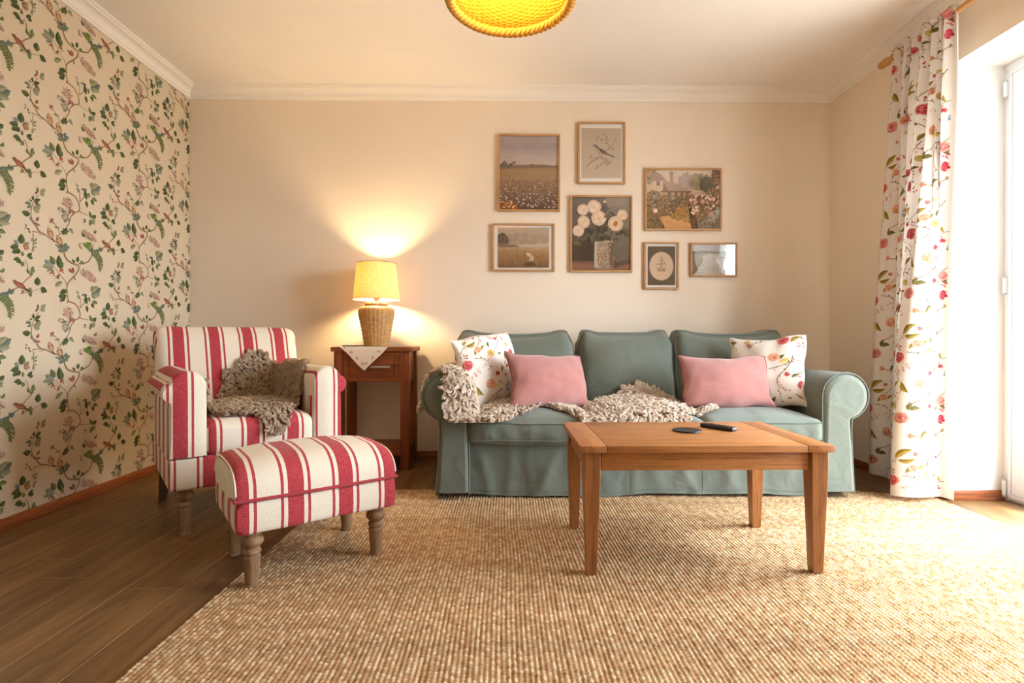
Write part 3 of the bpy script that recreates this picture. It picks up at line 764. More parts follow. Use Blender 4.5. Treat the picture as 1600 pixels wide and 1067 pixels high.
# ================================================================== coffee table
RUGZ = .012
tab = tag(empty('coffee_table', (.655, 1.93, RUGZ - .002)), 'honey-coloured oak coffee table with tapered legs in front of the sofa', 'coffee table')
hx, hy, zt = .413, .248, .424
m = MB(); m.box(-.325, .325, -hy, hy, zt - .022, zt, .002); top = m.build('tabletop', M['table_x'], tab)
for s in (-1, 1):
    m = MB(); m.box(min(s * .3265, s * hx), max(s * .3265, s * hx), -hy, hy, zt - .022, zt, .002); m.build('breadboard_end', M['table_y'], tab)
for s in (-1, 1):
    m = MB(); m.box(-.34, .34, s * .215 - .010, s * .215 + .010, .340, zt - .022, .001); m.build('apron', M['table_x'], tab)
    m = MB(); m.box(s * .378 - .010, s * .378 + .010, -.20, .20, .340, zt - .022, .001); m.build('apron', M['table_y'], tab)
    for q in (-1, 1):
        m = MB(); m.grid([[(s * .372 + a * w, q * .21 + b * w, z) for a, b in ((-1, -.93), (-.93, -1), (.93, -1), (1, -.93), (1, .93), (.93, 1), (-.93, 1), (-1, .93))] for w, z in ((.0155, 0), (.0170, .002), (.0268, .315), (.027, .335), (.027, zt - .0225))], closed_v=True, flip=True); m.add([(s * .372 - .015, q * .21 - .015, .0003), (s * .372 + .015, q * .21 - .015, .0003), (s * .372 + .015, q * .21 + .015, .0003), (s * .372 - .015, q * .21 + .015, .0003)], [(3, 2, 1, 0)]); m.build('leg', M['table_z'], tab, 30)
ZT = RUGZ - .002 + zt
m = MB(); m.lathe([(.049, 0), (.0515, .0008), (.0525, .003), (.0515, .0055), (.049, .0062), (.046, .0056), (.0, .0056)][:-1] + [(.002, .0056)], 56)
tag(m.build('coaster', M['black'], loc=(.682, 1.957, ZT)), 'flat round black coaster on the coffee table', 'coaster')
rc = tag(empty('remote_control', (.817, 2.000, ZT), atan2(-.115, .074)), 'slim black remote control on the coffee table beside the coaster', 'remote control')
m = MB(); m.box(-.071, .071, -.0175, .0175, 0, .0155, .006, 4); body = m.build('body', M['black'], rc)
m = MB(); m.lathe([(.0105, .0150), (.011, .0162), (.010, .0168)], 24, -.030, 0); m.build('dial', M['black_soft'], rc)
for i in range(4):
    for j in range(2):
        m = MB(); m.lathe([(.0038, .015), (.0038, .0163), (.0030, .0168)], 12, .0 + i * .014, -.008 + j * .016); m.build('button', M['black_soft'], rc)

# ================================================================== side table
sx0, sx1, sy0, sy1, sz = -1.028, -.553, 3.105, 3.428, .732
side = tag(empty('side_table', ((sx0 + sx1) / 2, (sy0 + sy1) / 2, 0)), 'narrow chestnut-coloured wooden side table with a drawer between armchair and sofa', 'side table')
hw, hd = (sx1 - sx0) / 2, (sy1 - sy0) / 2
m = MB(); m.box(-hw, hw, -hd, hd, sz - .027, sz, .003); m.build('tabletop', M['dark_x'], side)
lx, ly = hw - .042, hd - .037
for a in (-1, 1):
    for b in (-1, 1):
        m = MB(); m.box(a * lx - .026, a * lx + .026, b * ly - .026, b * ly + .026, 0, sz - .027, .002); m.build('leg', M['dark_z'], side)
m = MB()
m.box(-lx, lx, ly - .012, ly + .012, .525, sz - .027); m.build('back_apron', M['dark_x'], side)
for a in (-1, 1):
    m = MB(); m.box(a * lx - .012, a * lx + .012, -ly + .02, ly - .02, .525, sz - .027); m.build('side_apron', M['dark_y'], side)
fr = MB(); fx = lx - .026
fr.box(-fx, fx, -ly - .020, -ly + .012, .525, .552, .001); fr.box(-fx, fx, -ly - .020, -ly + .012, .682, sz - .027, .001)
fr.box(-fx, -fx + .036, -ly - .020, -ly + .012, .55, .684, .001); fr.box(fx - .036, fx, -ly - .020, -ly + .012, .55, .684, .001)
fr.build('drawer_frame', M['dark_x'], side)
m = MB(); m.box(-fx + .038, fx - .038, -ly - .018, -ly + .012, .554, .680, .002); m.box(-fx + .06, fx - .06, -ly + .012, ly - .03, .56, .64); dr = m.build('drawer', M['dark_x'], side)
m = MB(); m.tube([(-.002, -ly - .017, .615), (-.002, -ly - .036, .615), (.11, -ly - .036, .615), (.11, -ly - .017, .615)], .0055, 8); m.box(-.006, .114, -ly - .043, -ly - .033, .608, .622, .003); m.build('handle', M['steel'], dr)
m = MB(); m.box(-lx - .01, lx + .01, -ly - .010, ly + .010, .112, .132, .002); m.build('shelf', M['dark_x'], side)
m = MB(); m.box(-lx, lx, -ly - .018, -ly - .002, .085, .112, .001); m.build('rail', M['dark_x'], side)

# ---- white embroidered cloth, one corner over the front edge
LXc, LYc = -.795, 3.262
cl = MB(); NC = 44; hs = .185; ang = radians(47)
ang0 = (LXc - .035, 3.222)
def cloth_pt(a, b, h=0):
    x = ang0[0] + a * cos(ang) - b * sin(ang); y = ang0[1] + a * sin(ang) + b * cos(ang)
    e = sy0 - .001
    if y >= e: return (x, min(y, sy1 + .0), sz + .0018 + h)
    d = e - y; r = .006
    if d < r * 1.57: t = d / r; return (x, e - (r * sin(t)) * .6 - h * .7, sz + .0018 - r * (1 - cos(t)) + h * .7)
    q = d - r * 1.57; return (x + .004 * sin(d * 40), e - r * .6 - .003 - .010 * q / .1 - h, sz + .0018 - r - q)
cl.grid([[cloth_pt(-hs + 2 * hs * i / NC, -hs + 2 * hs * j / NC) for j in range(NC + 1)] for i in range(NC + 1)], col=C(232, 224, 208))
pt = Pat(); rr = random.Random(2)
for q in range(4):
    for k in range(7):
        a = -.15 + .05 * k
        x, y = ((a, -.165), (a, .165), (-.165, a), (.165, a))[q]
        for i in range(5): pt.blob(x + .006 * cos(i * 1.256), y + .006 * sin(i * 1.256), .0042, .003, i * 1.256, jit(C(196, 150, 120), .12, rr), 2, 6)
        pt.leaf(x, y, x + .016 * cos(k), y + .016 * sin(k), .35, C(150, 136, 88), C(160, 146, 98), 1)
for q in range(4):
    pts = [(-.185 + .37 * i / 30, -.185) for i in range(31)]
    rot = [((x * cos(q * pi / 2) - y * sin(q * pi / 2)), (x * sin(q * pi / 2) + y * cos(q * pi / 2))) for x, y in pts]
    pt.stem(rot, .0025, C(206, 190, 160), 1, 0, 1)
pt.lay(cl, lambda x, y, h: cloth_pt(x, y, h), 0, .0003)
tag(cl.build('table_cloth', m_vcol('embroidered_linen', .9, .15, 0, 700), None, 60), 'small white embroidered cloth on the side table with one corner hanging over its drawer', 'cloth')

# ================================================================== table lamp
lamp = tag(empty('table_lamp', (LXc, LYc, sz + .002)), 'lit table lamp with a woven wicker base and cream shade on the side table', 'table lamp')
m = MB(); prof = []
key = [(.072, 0), (.074, .012), (.083, .07), (.094, .13), (.104, .18), (.108, .205), (.106, .222), (.094, .238), (.070, .248), (.060, .251)]
cp = catmull([(a, b, 0) for a, b in key], 10)
prof = [(p.x, p.y) for p in cp]
def weave(a, k, r, z):
    n = 26; s = 1 if (k // 2) % 2 == 0 else -1
    return .0022 * s * cos(n * a / 1) * (1 if k % 2 else .35) + .0028 * abs(cos(n * a / 2)) ** 6
m.lathe(prof, 208, fn=weave); m.build('base', M['wicker'], lamp, 70)
m = MB()
for kk in range(2):
    m.tube([((.061 + .004 * cos(20 * t + kk * pi)) * cos(t), (.061 + .004 * cos(20 * t + kk * pi)) * sin(t), .258 + kk * .004 + .004 * sin(20 * t + kk * pi)) for t in [2 * pi * i / 160 for i in range(160)]], .0058, 7, True)
m.lathe([(.058, .249), (.058, .264), (.02, .266)], 40); m.build('braided_collar', M['wicker'], lamp, 60)
m = MB(); m.lathe([(.010, .262), (.010, .285), (.016, .287), (.019, .292), (.019, .33), (.014, .334)], 20); m.build('lamp_holder', m_plain('lamp_holder_brass', C(190, 170, 130), .35, .5, .05, metal=.7), lamp)
m = MB(); m.lathe([(.012, .334), (.016, .345), (.028, .372), (.030, .388), (.024, .405), (.010, .415)], 20); m.build('bulb', M['bulb'], lamp)
m = MB(); zb, zh = .290, .512
m.lathe([(.142, zb), (.141, zb + .001), (.1175, zh), (.1165, zh), (.1405, zb + .002), (.142, zb)], 72, cap=False); shd = m.build('lamp_shade', M['lamp_shade'], lamp, 30)
m = MB(); m.tube([(.1425 * cos(t), .1425 * sin(t), zb) for t in [2 * pi * i / 72 for i in range(72)]], .0022, 6, True); m.build('lower_trim', m_plain('shade_trim', C(214, 184, 132), .8, .2), shd)
m = MB(); m.tube([(.1178 * cos(t), .1178 * sin(t), zh) for t in [2 * pi * i / 72 for i in range(72)]], .0016, 6, True)
m.tube([(.02 * cos(t), .02 * sin(t), zh - .006) for t in [2 * pi * i / 24 for i in range(24)]], .0015, 5, True)
for k in range(3): m.tube([(.02 * cos(k * 2.094), .02 * sin(k * 2.094), zh - .006), (.1175 * cos(k * 2.094), .1175 * sin(k * 2.094), zh - .001)], .0013, 5)
m.tube([(0.02, 0, zh - .006), (.030, 0, zh - .05), (.034, 0, .40), (.020, 0, .315)], .0013, 5); m.tube([(-0.02, 0, zh - .006), (-.030, 0, zh - .05), (-.034, 0, .40), (-.020, 0, .315)], .0013, 5)
m.build('wire_frame', m_plain('wire_grey', C(120, 112, 100), .5, .4), shd)
m = MB(); m.tube(catmull([(-.07, .02, .006), (-.12, .005, .004), (-.17, -.01, .004), (-.215, .02, .004), (-.225, .07, .004), (-.215, .125, .004)], 8), .0032, 7); m.build('cord', M['black_wire'], lamp)

# ================================================================== pendant lamp
pend = tag(empty('pendant_lamp', (.018, 1.70, 1.888)), 'lit woven seagrass pendant lamp with a braided rim hanging from the ceiling', 'pendant lamp')
m = MB(); key = [(.199, 0), (.196, .03), (.186, .075), (.166, .125), (.134, .17), (.088, .205), (.034, .222), (.022, .224)]
pr = [(p.x, p.y) for p in catmull([(a, b, 0) for a, b in key], 30)]
def wv(a, k, r, z):
    row = k // 4; ph = k % 4; s = 1 if row % 2 else -1; n = 60
    return .0042 * s * cos(n * a / 2) * sin(pi * (ph + .5) / 4) + .0035 * (1 if ph == 0 else 0)
m.lathe(pr, 300, fn=wv, cap=False); sh = m.build('lamp_shade', M['pendant_wicker'], pend, 75)
m = MB()
for kk in range(3):
    m.tube([((.200 + .0085 * cos(22 * t + kk * 2.094)) * cos(t), (.200 + .0085 * cos(22 * t + kk * 2.094)) * sin(t), -.004 + .009 * sin(22 * t + kk * 2.094)) for t in [2 * pi * i / 420 for i in range(420)]], .0078, 8, True)
m.build('braided_rim', M['braid'], pend, 60)
m = MB(); m.lathe([(.012, .175), (.020, .178), (.020, .235), (.012, .24)], 20); m.build('lamp_holder', M['black'], pend)
m = MB(); m.lathe([(.010, .176), (.016, .165), (.030, .135), (.032, .118), (.026, .098), (.012, .086), (.003, .084)][::-1], 24); m.build('bulb', M['bulb_dim'], pend)
m = MB(); m.tube([(0, 0, .238), (0, 0, .522)], .0032, 8); m.build('cord', M['linen_white'], pend)
m = MB(); m.lathe([(.006, .495), (.045, .503), (.05, .51), (.05, .5265)], 32); m.build('ceiling_rose', M['linen_white'], pend)
# ================================================================== framed pictures on the back wall
class Paint:
    """a painting made of small overlapping strokes; x right 0..1, y down 0..1"""
    def __init__(s, w, h, seed): s.w, s.h = w, h; s.mb = MB(); s.r = random.Random(seed); s.k = 0; s.rect(0, 0, 1, 1, C(230, 226, 220)); s.win = (0, 0, 1, 1)
    def _add(s, pts, col):
        s.k += 1; e = -.0003 - s.k * 2.2e-6
        s.mb.add([(p[0] * s.w - s.w / 2, e, s.h / 2 - p[1] * s.h) for p in pts], [tuple(range(len(pts)))], 0, col)
    def rect(s, x0, y0, x1, y1, col): s._add([(x0, y0), (x0, y1), (x1, y1), (x1, y0)], col)
    def P(s, p):                              # picture-window to sheet
        x0, y0, x1, y1 = s.win; return (x0 + (x1 - x0) * min(1, max(0, p[0])), y0 + (y1 - y0) * min(1, max(0, p[1])))
    def poly(s, pts, col): s._add([s.P(p) for p in pts], col)
    def dab(s, x, y, lx, ly, a, col, n=6):
        asp = s.w / s.h; pts = []
        for i in range(n):
            t = 2 * pi * i / n; u, v = lx * cos(t), ly * sin(t); pts.append((x + u * cos(a) - v * sin(a), y + (u * sin(a) + v * cos(a)) * asp))
        s.poly(pts, col)
    def line(s, pts, w, col, n=5, taper=.3):
        p = catmull([(a, b, 0) for a, b in pts], n); m = len(p); q = []
        for i in range(m):
            t = (p[min(i + 1, m - 1)] - p[max(0, i - 1)]); t.normalize(); ww = w / 2 * (1 - taper * i / m)
            q.append(((p[i].x - t.y * ww, p[i].y + t.x * ww), (p[i].x + t.y * ww, p[i].y - t.x * ww)))
        for i in range(m - 1): s.poly([q[i][0], q[i + 1][0], q[i + 1][1], q[i][1]], col)
    def wash(s, y0, y1, stops, n, lx=.09, ly=.02, var=.06, x0=0, x1=1, ang=.12):
        r = s.r
        m = 14
        for i in range(m):
            t = (i + .5) / m; s.poly([(x0, y0 + (y1 - y0) * i / m), (x0, y1), (x1, y1), (x1, y0 + (y1 - y0) * i / m)], s.grad(stops, t))
        for i in range(n):
            t = r.random(); s.dab(r.uniform(x0, x1), y0 + (y1 - y0) * t, lx * r.uniform(.5, 1.3), ly * r.uniform(.5, 1.3), r.uniform(-ang, ang), jit(s.grad(stops, t), var, r))
    def grad(s, stops, t):
        for (a, ca), (b, cb) in zip(stops, stops[1:]):
            if t <= b: return mixc(ca, cb, max(0, (t - a) / (b - a)))
        return stops[-1][1]
    def bush(s, x, y, rx, ry, cols, n, sz=.012):
        r = s.r
        for i in range(n):
            t = r.uniform(0, 2 * pi); q = sqrt(r.random()); s.dab(x + rx * q * cos(t), y + ry * q * sin(t), sz * r.uniform(.6, 1.5), sz * r.uniform(.5, 1), r.uniform(0, 3), jit(r.choice(cols), .1, r))
    def rose(s, x, y, R, cols, heart):
        r = s.r
        for ring, k, n in ((1, cols[0], 11), (.78, cols[1], 9), (.55, cols[2], 8), (.34, cols[1], 6)):
            for i in range(n):
                t = 2 * pi * i / n + r.uniform(-.3, .3) + ring; s.dab(x + R * ring * .62 * cos(t), y + R * ring * .62 * sin(t) * s.w / s.h, R * .42 * (.5 + ring * .5), R * .33 * (.5 + ring * .5), t + pi / 2, jit(k, .10, r), 8)
        for i in range(7):
            t = r.uniform(0, 6.28); s.dab(x + R * .5 * cos(t), y + R * .5 * sin(t) * s.w / s.h, R * .26, R * .05, t + pi / 2, jit(mixc(cols[0], heart, .35), .08, r), 7)
        s.dab(x, y + .01, R * .16, R * .2, 0, mixc(cols[1], heart, .6), 8)

def pic_meadow(p):
    r = p.r; p.win = (0, 0, 1, 1)
    p.wash(0, .44, [(0, C(172, 158, 156)), (.35, C(160, 146, 146)), (.7, C(186, 170, 164)), (1, C(198, 178, 164))], 260, .12, .025)
    p.wash(.40, .62, [(0, C(124, 104, 84)), (.3, C(160, 128, 86)), (1, C(168, 132, 90))], 260, .07, .012)
    p.poly([(0, .38), (.3, .40), (.55, .385), (1, .405), (1, .42), (0, .45)], C(118, 98, 84))
    p.bush(.12, .40, .13, .03, [C(84, 70, 56), C(110, 92, 70)], 70, .016); p.bush(.55, .405, .3, .018, [C(104, 90, 60), C(140, 112, 76)], 80, .014)
    for x in (.08, .11, .14, .17, .22): p.line([(x, .39), (x - .01, .34), (x + r.uniform(-.04, .03), .27)], .004, C(100, 80, 72))
    p.bush(.09, .36, .05, .02, [C(90, 72, 62)], 14, .012); p.bush(.24, .36, .04, .02, [C(100, 80, 66)], 12, .012)
    p.wash(.60, 1, [(0, C(150, 112, 76)), (.5, C(118, 84, 58)), (1, C(66, 48, 34))], 300, .05, .02, .12)
    for i in range(700):
        y = r.uniform(.5, 1); x = r.random(); L = .02 + .09 * (y - .45); c = mixc(C(176, 138, 100), C(84, 60, 42), sm(.5, 1, y + r.uniform(-.2, .2)))
        p.line([(x, y), (x + r.uniform(-.03, .03), y - L)], .0045, jit(c, .18, r), 1)
    for i in range(240):
        y = .52 + .46 * r.random() ** .8; x = r.random(); z = .005 + .016 * (y - .45) * r.uniform(.5, 1.3); p.dab(x, y, z * 1.25, z, 0, jit(r.choice([C(206, 178, 154), C(226, 206, 180), C(186, 146, 122), C(176, 136, 108)]), .08, r))
def pic_bird(p):
    r = p.r; p.win = (.045, .07, .955, .93)
    p.wash(0, 1, [(0, C(184, 166, 146)), (1, C(190, 172, 148))], 240, .12, .05, .03)
    br = C(112, 84, 66)
    p.line([(.13, .79), (.20, .70), (.33, .64), (.47, .585), (.58, .63), (.66, .70), (.74, .68)], .016, br, 6, .5)
    p.line([(.60, .45), (.72, .39), (.80, .30), (.88, .22)], .014, br, 6, .5); p.line([(.70, .42), (.66, .30), (.60, .18), (.54, .10)], .009, br); p.line([(.64, .24), (.50, .22), (.42, .19)], .006, br); p.line([(.72, .39), (.80, .43)], .006, br); p.line([(.28, .66), (.24, .57)], .006, br); p.line([(.40, .62), (.46, .52)], .006, br); p.line([(.47, .74), (.60, .70)], .006, br)
    for x, y in ((.56, .12), (.63, .20), (.68, .25), (.50, .24), (.43, .19), (.40, .22), (.85, .24), (.80, .43), (.22, .57), (.30, .58), (.36, .60), (.52, .60), (.56, .68), (.62, .74), (.68, .72), (.74, .68), (.66, .66), (.42, .74), (.40, .80), (.50, .73), (.60, .62), (.62, .30)):
        for k in range(4): p.dab(x + r.uniform(-.025, .025), y + r.uniform(-.02, .02), .024, .009, r.uniform(0, 3), jit(r.choice([C(150, 112, 96), C(128, 98, 80), C(170, 130, 116)]), .1, r))
    p.poly([(.27, .345), (.33, .325), (.38, .335), (.43, .385), (.52, .42), (.60, .46), (.66, .51), (.70, .535), (.64, .535), (.52, .52), (.44, .515), (.38, .47), (.35, .40), (.32, .365)], C(122, 104, 92))
    p.poly([(.35, .40), (.40, .41), (.46, .46), (.54, .515), (.46, .515), (.40, .49), (.36, .45)], C(176, 150, 134))
    p.poly([(.42, .40), (.52, .425), (.64, .505), (.58, .505), (.48, .475)], C(88, 74, 68)); p.poly([(.60, .485), (.83, .565), (.82, .59), (.64, .53)], C(96, 82, 74)); p.dab(.345, .345, .008, .008, 0, C(40, 34, 30)); p.line([(.47, .51), (.47, .57)], .006, br); p.line([(.51, .51), (.50, .58)], .006, br)
def pic_bouquet(p):
    r = p.r; p.win = (0, 0, 1, 1)
    p.wash(0, .9, [(0, C(104, 92, 82)), (.5, C(96, 86, 76)), (1, C(84, 74, 64))], 300, .10, .05, .08)
    p.wash(0, .85, [(0, C(142, 128, 112)), (1, C(108, 98, 86))], 160, .08, .05, .07, .62, 1); p.wash(.60, .88, [(0, C(76, 62, 52)), (1, C(64, 52, 44))], 120, .08, .03, .08, 0, .40)
    p.wash(.88, 1, [(0, C(112, 82, 66)), (.5, C(142, 98, 76)), (1, C(120, 84, 64))], 120, .10, .014, .1)
    p.poly([(.45, .99), (.60, .93), (.90, .86), (1, .90), (.75, .96)], C(88, 72, 60))
    lv = [C(92, 88, 64), C(72, 70, 54), C(116, 108, 76), C(62, 56, 46)]
    for x, y, a in ((.30, .46, .5), (.22, .52, 2), (.30, .60, .8), (.16, .55, 2.6), (.45, .48, 1), (.55, .46, 2), (.50, .55, 1.4), (.62, .50, .4), (.40, .54, 2.2), (.66, .25, .2), (.62, .30, 2), (.82, .48, 2.4), (.92, .47, .7), (.96, .49, .8), (.60, .56, 1.2), (.74, .60, 1.8), (.10, .62, 2.8)):
        for k in range(5): p.dab(x + r.uniform(-.03, .03), y + r.uniform(-.025, .025), .062, .03, a + r.uniform(-.5, .5), jit(r.choice(lv), .12, r), 8)
    for a in ([(.5, .6), (.45, .4), (.25, .3)], [(.55, .6), (.52, .4), (.55, .1)], [(.6, .6), (.7, .45), (.85, .3)], [(.52, .6), (.42, .5), (.2, .5)], [(.55, .2), (.60, .16), (.66, .14)]): p.line(a, .01, C(70, 64, 48))
    p.poly([(.385, .60), (.70, .60), (.715, .96), (.66, .985), (.44, .985), (.375, .96)], C(150, 132, 112))
    p.wash(.61, .965, [(0, C(166, 148, 126)), (1, C(146, 126, 108))], 130, .03, .03, .1, .39, .70); p.poly([(.39, .62), (.44, .60), (.44, .97), (.385, .95)], C(190, 176, 156)); p.poly([(.62, .62), (.70, .62), (.71, .95), (.64, .97)], C(108, 92, 78))
    for i in range(120): p.dab(r.uniform(.43, .66), r.uniform(.64, .96), .02, .012, r.uniform(0, 3), jit(r.choice([C(156, 116, 90), C(140, 108, 84), C(178, 146, 120), C(190, 164, 138)]), .10, r))
    cr = (C(206, 182, 158), C(222, 198, 172), C(234, 212, 184)); ht = C(206, 150, 84)
    for x, y, R in ((.19, .17, .095), (.38, .13, .115), (.20, .34, .105), (.11, .46, .095), (.46, .285, .125), (.86, .24, .09), (.745, .36, .125)): p.rose(x, y, R * 1.12, cr, ht if x > .4 else C(214, 178, 140))
    p.dab(.745, .36, .04, .05, .3, C(190, 112, 50), 9); p.dab(.56, .06, .028, .022, 1, C(214, 196, 170)); p.dab(.66, .135, .02, .014, .6, C(160, 130, 110)); p.bush(.62, .25, .06, .04, [C(128, 116, 98), C(100, 90, 74)], 30, .02)
def pic_cottage(p):
    r = p.r; p.win = (0, 0, 1, 1)
    p.wash(0, .45, [(0, C(214, 196, 176)), (.6, C(206, 182, 158)), (1, C(176, 150, 118))], 180, .08, .04, .05)
    p.bush(.56, .20, .12, .12, [C(176, 156, 146), C(160, 142, 134)], 160, .03); p.bush(.72, .20, .13, .13, [C(150, 138, 106), C(132, 122, 92)], 180, .03); p.bush(.83, .25, .10, .12, [C(104, 98, 84), C(88, 86, 74)], 160, .025); p.bush(.95, .12, .06, .14, [C(100, 74, 56), C(150, 120, 92)], 120, .02); p.bush(.05, .1, .08, .14, [C(150, 120, 80), C(176, 146, 104), C(120, 104, 76)], 120, .02)
    p.poly([(.09, .15), (.24, .15), (.24, .36), (.09, .36)], C(206, 178, 142)); p.poly([(.06, .19), (.12, .02), (.20, .08), (.27, .18)], C(158, 128, 112)); p.poly([(.135, .19), (.18, .19), (.18, .27), (.135, .27)], C(120, 98, 88))
    p.poly([(.20, .35), (.60, .35), (.60, .50), (.20, .52)], C(190, 150, 104)); p.poly([(.23, .18), (.40, .22), (.56, .35), (.60, .37), (.22, .36)], C(172, 140, 118)); p.poly([(.23, .20), (.30, .36), (.22, .36)], C(130, 104, 92)); p.poly([(.20, .35), (.61, .355), (.61, .385), (.20, .38)], C(112, 86, 74))
    p.poly([(.315, .04), (.36, .04), (.37, .24), (.325, .22)], C(170, 128, 100)); p.poly([(.31, .03), (.365, .03), (.365, .06), (.31, .06)], C(140, 104, 84))
    for x in (.29, .38, .46, .53): p.poly([(x, .37), (x + .045, .37), (x + .045, .46), (x, .46)], C(110, 84, 66))
    p.wash(.46, 1, [(0, C(150, 124, 84)), (1, C(112, 96, 66))], 80, .05, .03, .1)
    g = [C(112, 98, 64), C(140, 118, 74), C(164, 128, 82), C(88, 78, 56), C(150, 110, 90)]
    for x, y, rx, ry, n in ((.1, .5, .12, .15, 220), (.25, .55, .15, .12, 220), (.42, .55, .15, .1, 200), (.6, .55, .15, .12, 220), (.12, .85, .13, .16, 260), (.5, .72, .2, .14, 320), (.75, .65, .22, .2, 420), (.9, .5, .12, .2, 260), (.75, .9, .25, .1, 240)): p.bush(x, y, rx, ry, g, n, .014)
    p.poly([(.17, .80), (.30, .78), (.45, .86), (.62, .92), (.70, 1), (.26, 1)], C(202, 152, 100)); p.wash(.80, .99, [(0, C(204, 158, 110)), (1, C(194, 142, 92))], 60, .05, .014, .08, .26, .55); p.bush(.42, .80, .1, .04, g[1:3], 60, .014); p.bush(.52, .76, .17, .12, [C(188, 142, 70), C(172, 128, 66), C(140, 116, 66)], 200, .013)
    p.poly([(.56, .58), (.60, .62), (.66, .72), (.70, 1), (.61, 1)], C(82, 62, 46)); p.bush(.64, .85, .03, .13, [C(90, 70, 50), C(120, 92, 62)], 60, .012)
    fl = [C(222, 190, 170), C(206, 166, 148), C(232, 208, 190), C(196, 146, 130)]
    for i in range(60):
        x, y = r.uniform(.58, .98), r.uniform(.42, .76); p.rose(x, y, r.uniform(.012, .03), (r.choice(fl), r.choice(fl), r.choice(fl)), fl[0]) if i % 2 else p.dab(x, y, .012, .010, 0, r.choice(fl))
    for i in range(50): p.dab(r.uniform(.02, .5), r.uniform(.45, .75), .009, .008, 0, jit(r.choice(fl + [C(206, 130, 84)]), .08, r))
    p.rose(.115, .70, .035, (fl[0], fl[2], fl[2]), fl[1])
def pic_lake(p):
    r = p.r; p.win = (.065, .045, .935, .955)
    p.wash(0, .48, [(0, C(186, 170, 150)), (.4, C(180, 162, 138)), (1, C(186, 172, 152))], 200, .1, .03, .04)
    p.bush(.5, .3, .5, .1, [C(172, 152, 128), C(166, 146, 124)], 120, .05); p.wash(.43, .52, [(0, C(196, 186, 168)), (1, C(178, 156, 128))], 90, .1, .008, .04)
    p.bush(.09, .33, .11, .18, [C(102, 86, 68), C(122, 102, 80), C(90, 76, 62)], 240, .02); p.bush(.2, .46, .2, .02, [C(130, 110, 88)], 60, .02)
    p.wash(.50, 1, [(0, C(184, 156, 118)), (.4, C(164, 126, 84)), (1, C(112, 82, 50))], 260, .07, .02, .09)
    for i in range(420):
        y = r.uniform(.6, 1); x = r.random(); p.line([(x, y), (x + r.uniform(-.015, .015), y - r.uniform(.03, .10))], .005, jit(r.choice([C(176, 132, 80), C(140, 100, 60), C(108, 80, 50), C(190, 150, 96)]), .12, r), 1)
    p.bush(.62, .92, .12, .04, [C(96, 70, 44)], 60, .02)
    p.poly([(.60, .70), (.66, .68), (.70, .74), (.695, .84), (.67, .84), (.66, .79), (.64, .84), (.61, .84)], C(206, 184, 154)); p.dab(.585, .665, .035, .03, .2, C(222, 204, 180), 9); p.dab(.63, .655, .02, .018, .2, C(214, 196, 172)); p.dab(.565, .675, .008, .01, 0, C(110, 90, 74)); p.dab(.62, .76, .016, .03, 0, C(150, 124, 96))
def pic_oval(p):
    r = p.r; p.win = (.055, .055, .945, .945)
    p.poly([(0, 0), (0, 1), (1, 1), (1, 0)], C(98, 84, 66)); asp = (.23 * .89) / (.31 * .89)
    for R, c in ((1, C(206, 180, 152)),):
        for i in range(44):
            t = 2 * pi * i / 44; p.dab(.5 + .425 * cos(t), .51 + .36 * sin(t), .022, .022, 0, C(206, 182, 156), 8)
        p.poly([(.5 + .425 * cos(2 * pi * i / 48), .51 + .36 * sin(2 * pi * i / 48)) for i in range(48)], C(210, 184, 156))
    for i in range(44): t = 2 * pi * i / 44; p.dab(.5 + .405 * cos(t), .51 + .342 * sin(t), .007, .007, 0, C(150, 126, 102))
    d = C(84, 62, 50); p.line([(.52, .66), (.5, .5), (.51, .30)], .014, d)
    for x, y in ((.40, .44), (.62, .42), (.38, .55), (.64, .54), (.46, .34), (.56, .34)): p.line([(.51, min(.64, y + .12)), ((x + .51) / 2, y + .05), (x, y)], .008, d)
    for x, y in ((.49, .29), (.53, .33), (.58, .36), (.44, .36), (.40, .44), (.36, .47), (.62, .43), (.66, .47), (.50, .42), (.56, .45), (.46, .46), (.42, .58), (.60, .57), (.66, .56), (.36, .57), (.50, .54)): p.dab(x, y, .024, .018, r.uniform(0, 3), d, 7)
    for x, y, a in ((.40, .63, .4), (.62, .62, 2.7), (.46, .60, 1), (.57, .60, 2.1)): p.dab(x, y, .055, .018, a, d, 8)
def pic_road(p):
    r = p.r; p.win = (0, 0, 1, 1)
    p.wash(0, .32, [(0, C(184, 184, 182)), (1, C(170, 168, 160))], 120, .1, .03, .05); p.wash(.25, 1, [(0, C(148, 138, 118)), (.4, C(140, 122, 98)), (1, C(96, 76, 56))], 240, .08, .03, .1)
    p.poly([(0, .22), (.3, .20), (.6, .23), (1, .20), (1, .28), (0, .29)], C(122, 116, 104)); p.bush(.92, .28, .1, .05, [C(98, 88, 70)], 60, .02); p.bush(.1, .28, .12, .04, [C(110, 104, 86)], 50, .02)
    p.poly([(.38, .30), (.55, .30), (.78, 1), (.05, 1)], C(178, 170, 156)); p.wash(.35, 1, [(0, C(180, 174, 164)), (1, C(166, 154, 138))], 90, .03, .03, .06, .25, .62)
    for i in range(160): p.dab(r.uniform(.66, 1), r.uniform(.4, 1), .016, .014, r.uniform(0, 3), jit(r.choice([C(104, 82, 56), C(132, 104, 70), C(84, 66, 48), C(176, 160, 136)]), .1, r))
    for i in range(70): p.dab(r.uniform(0, .25), r.uniform(.45, 1), .016, .014, r.uniform(0, 3), jit(r.choice([C(120, 112, 90), C(150, 140, 116)]), .1, r))

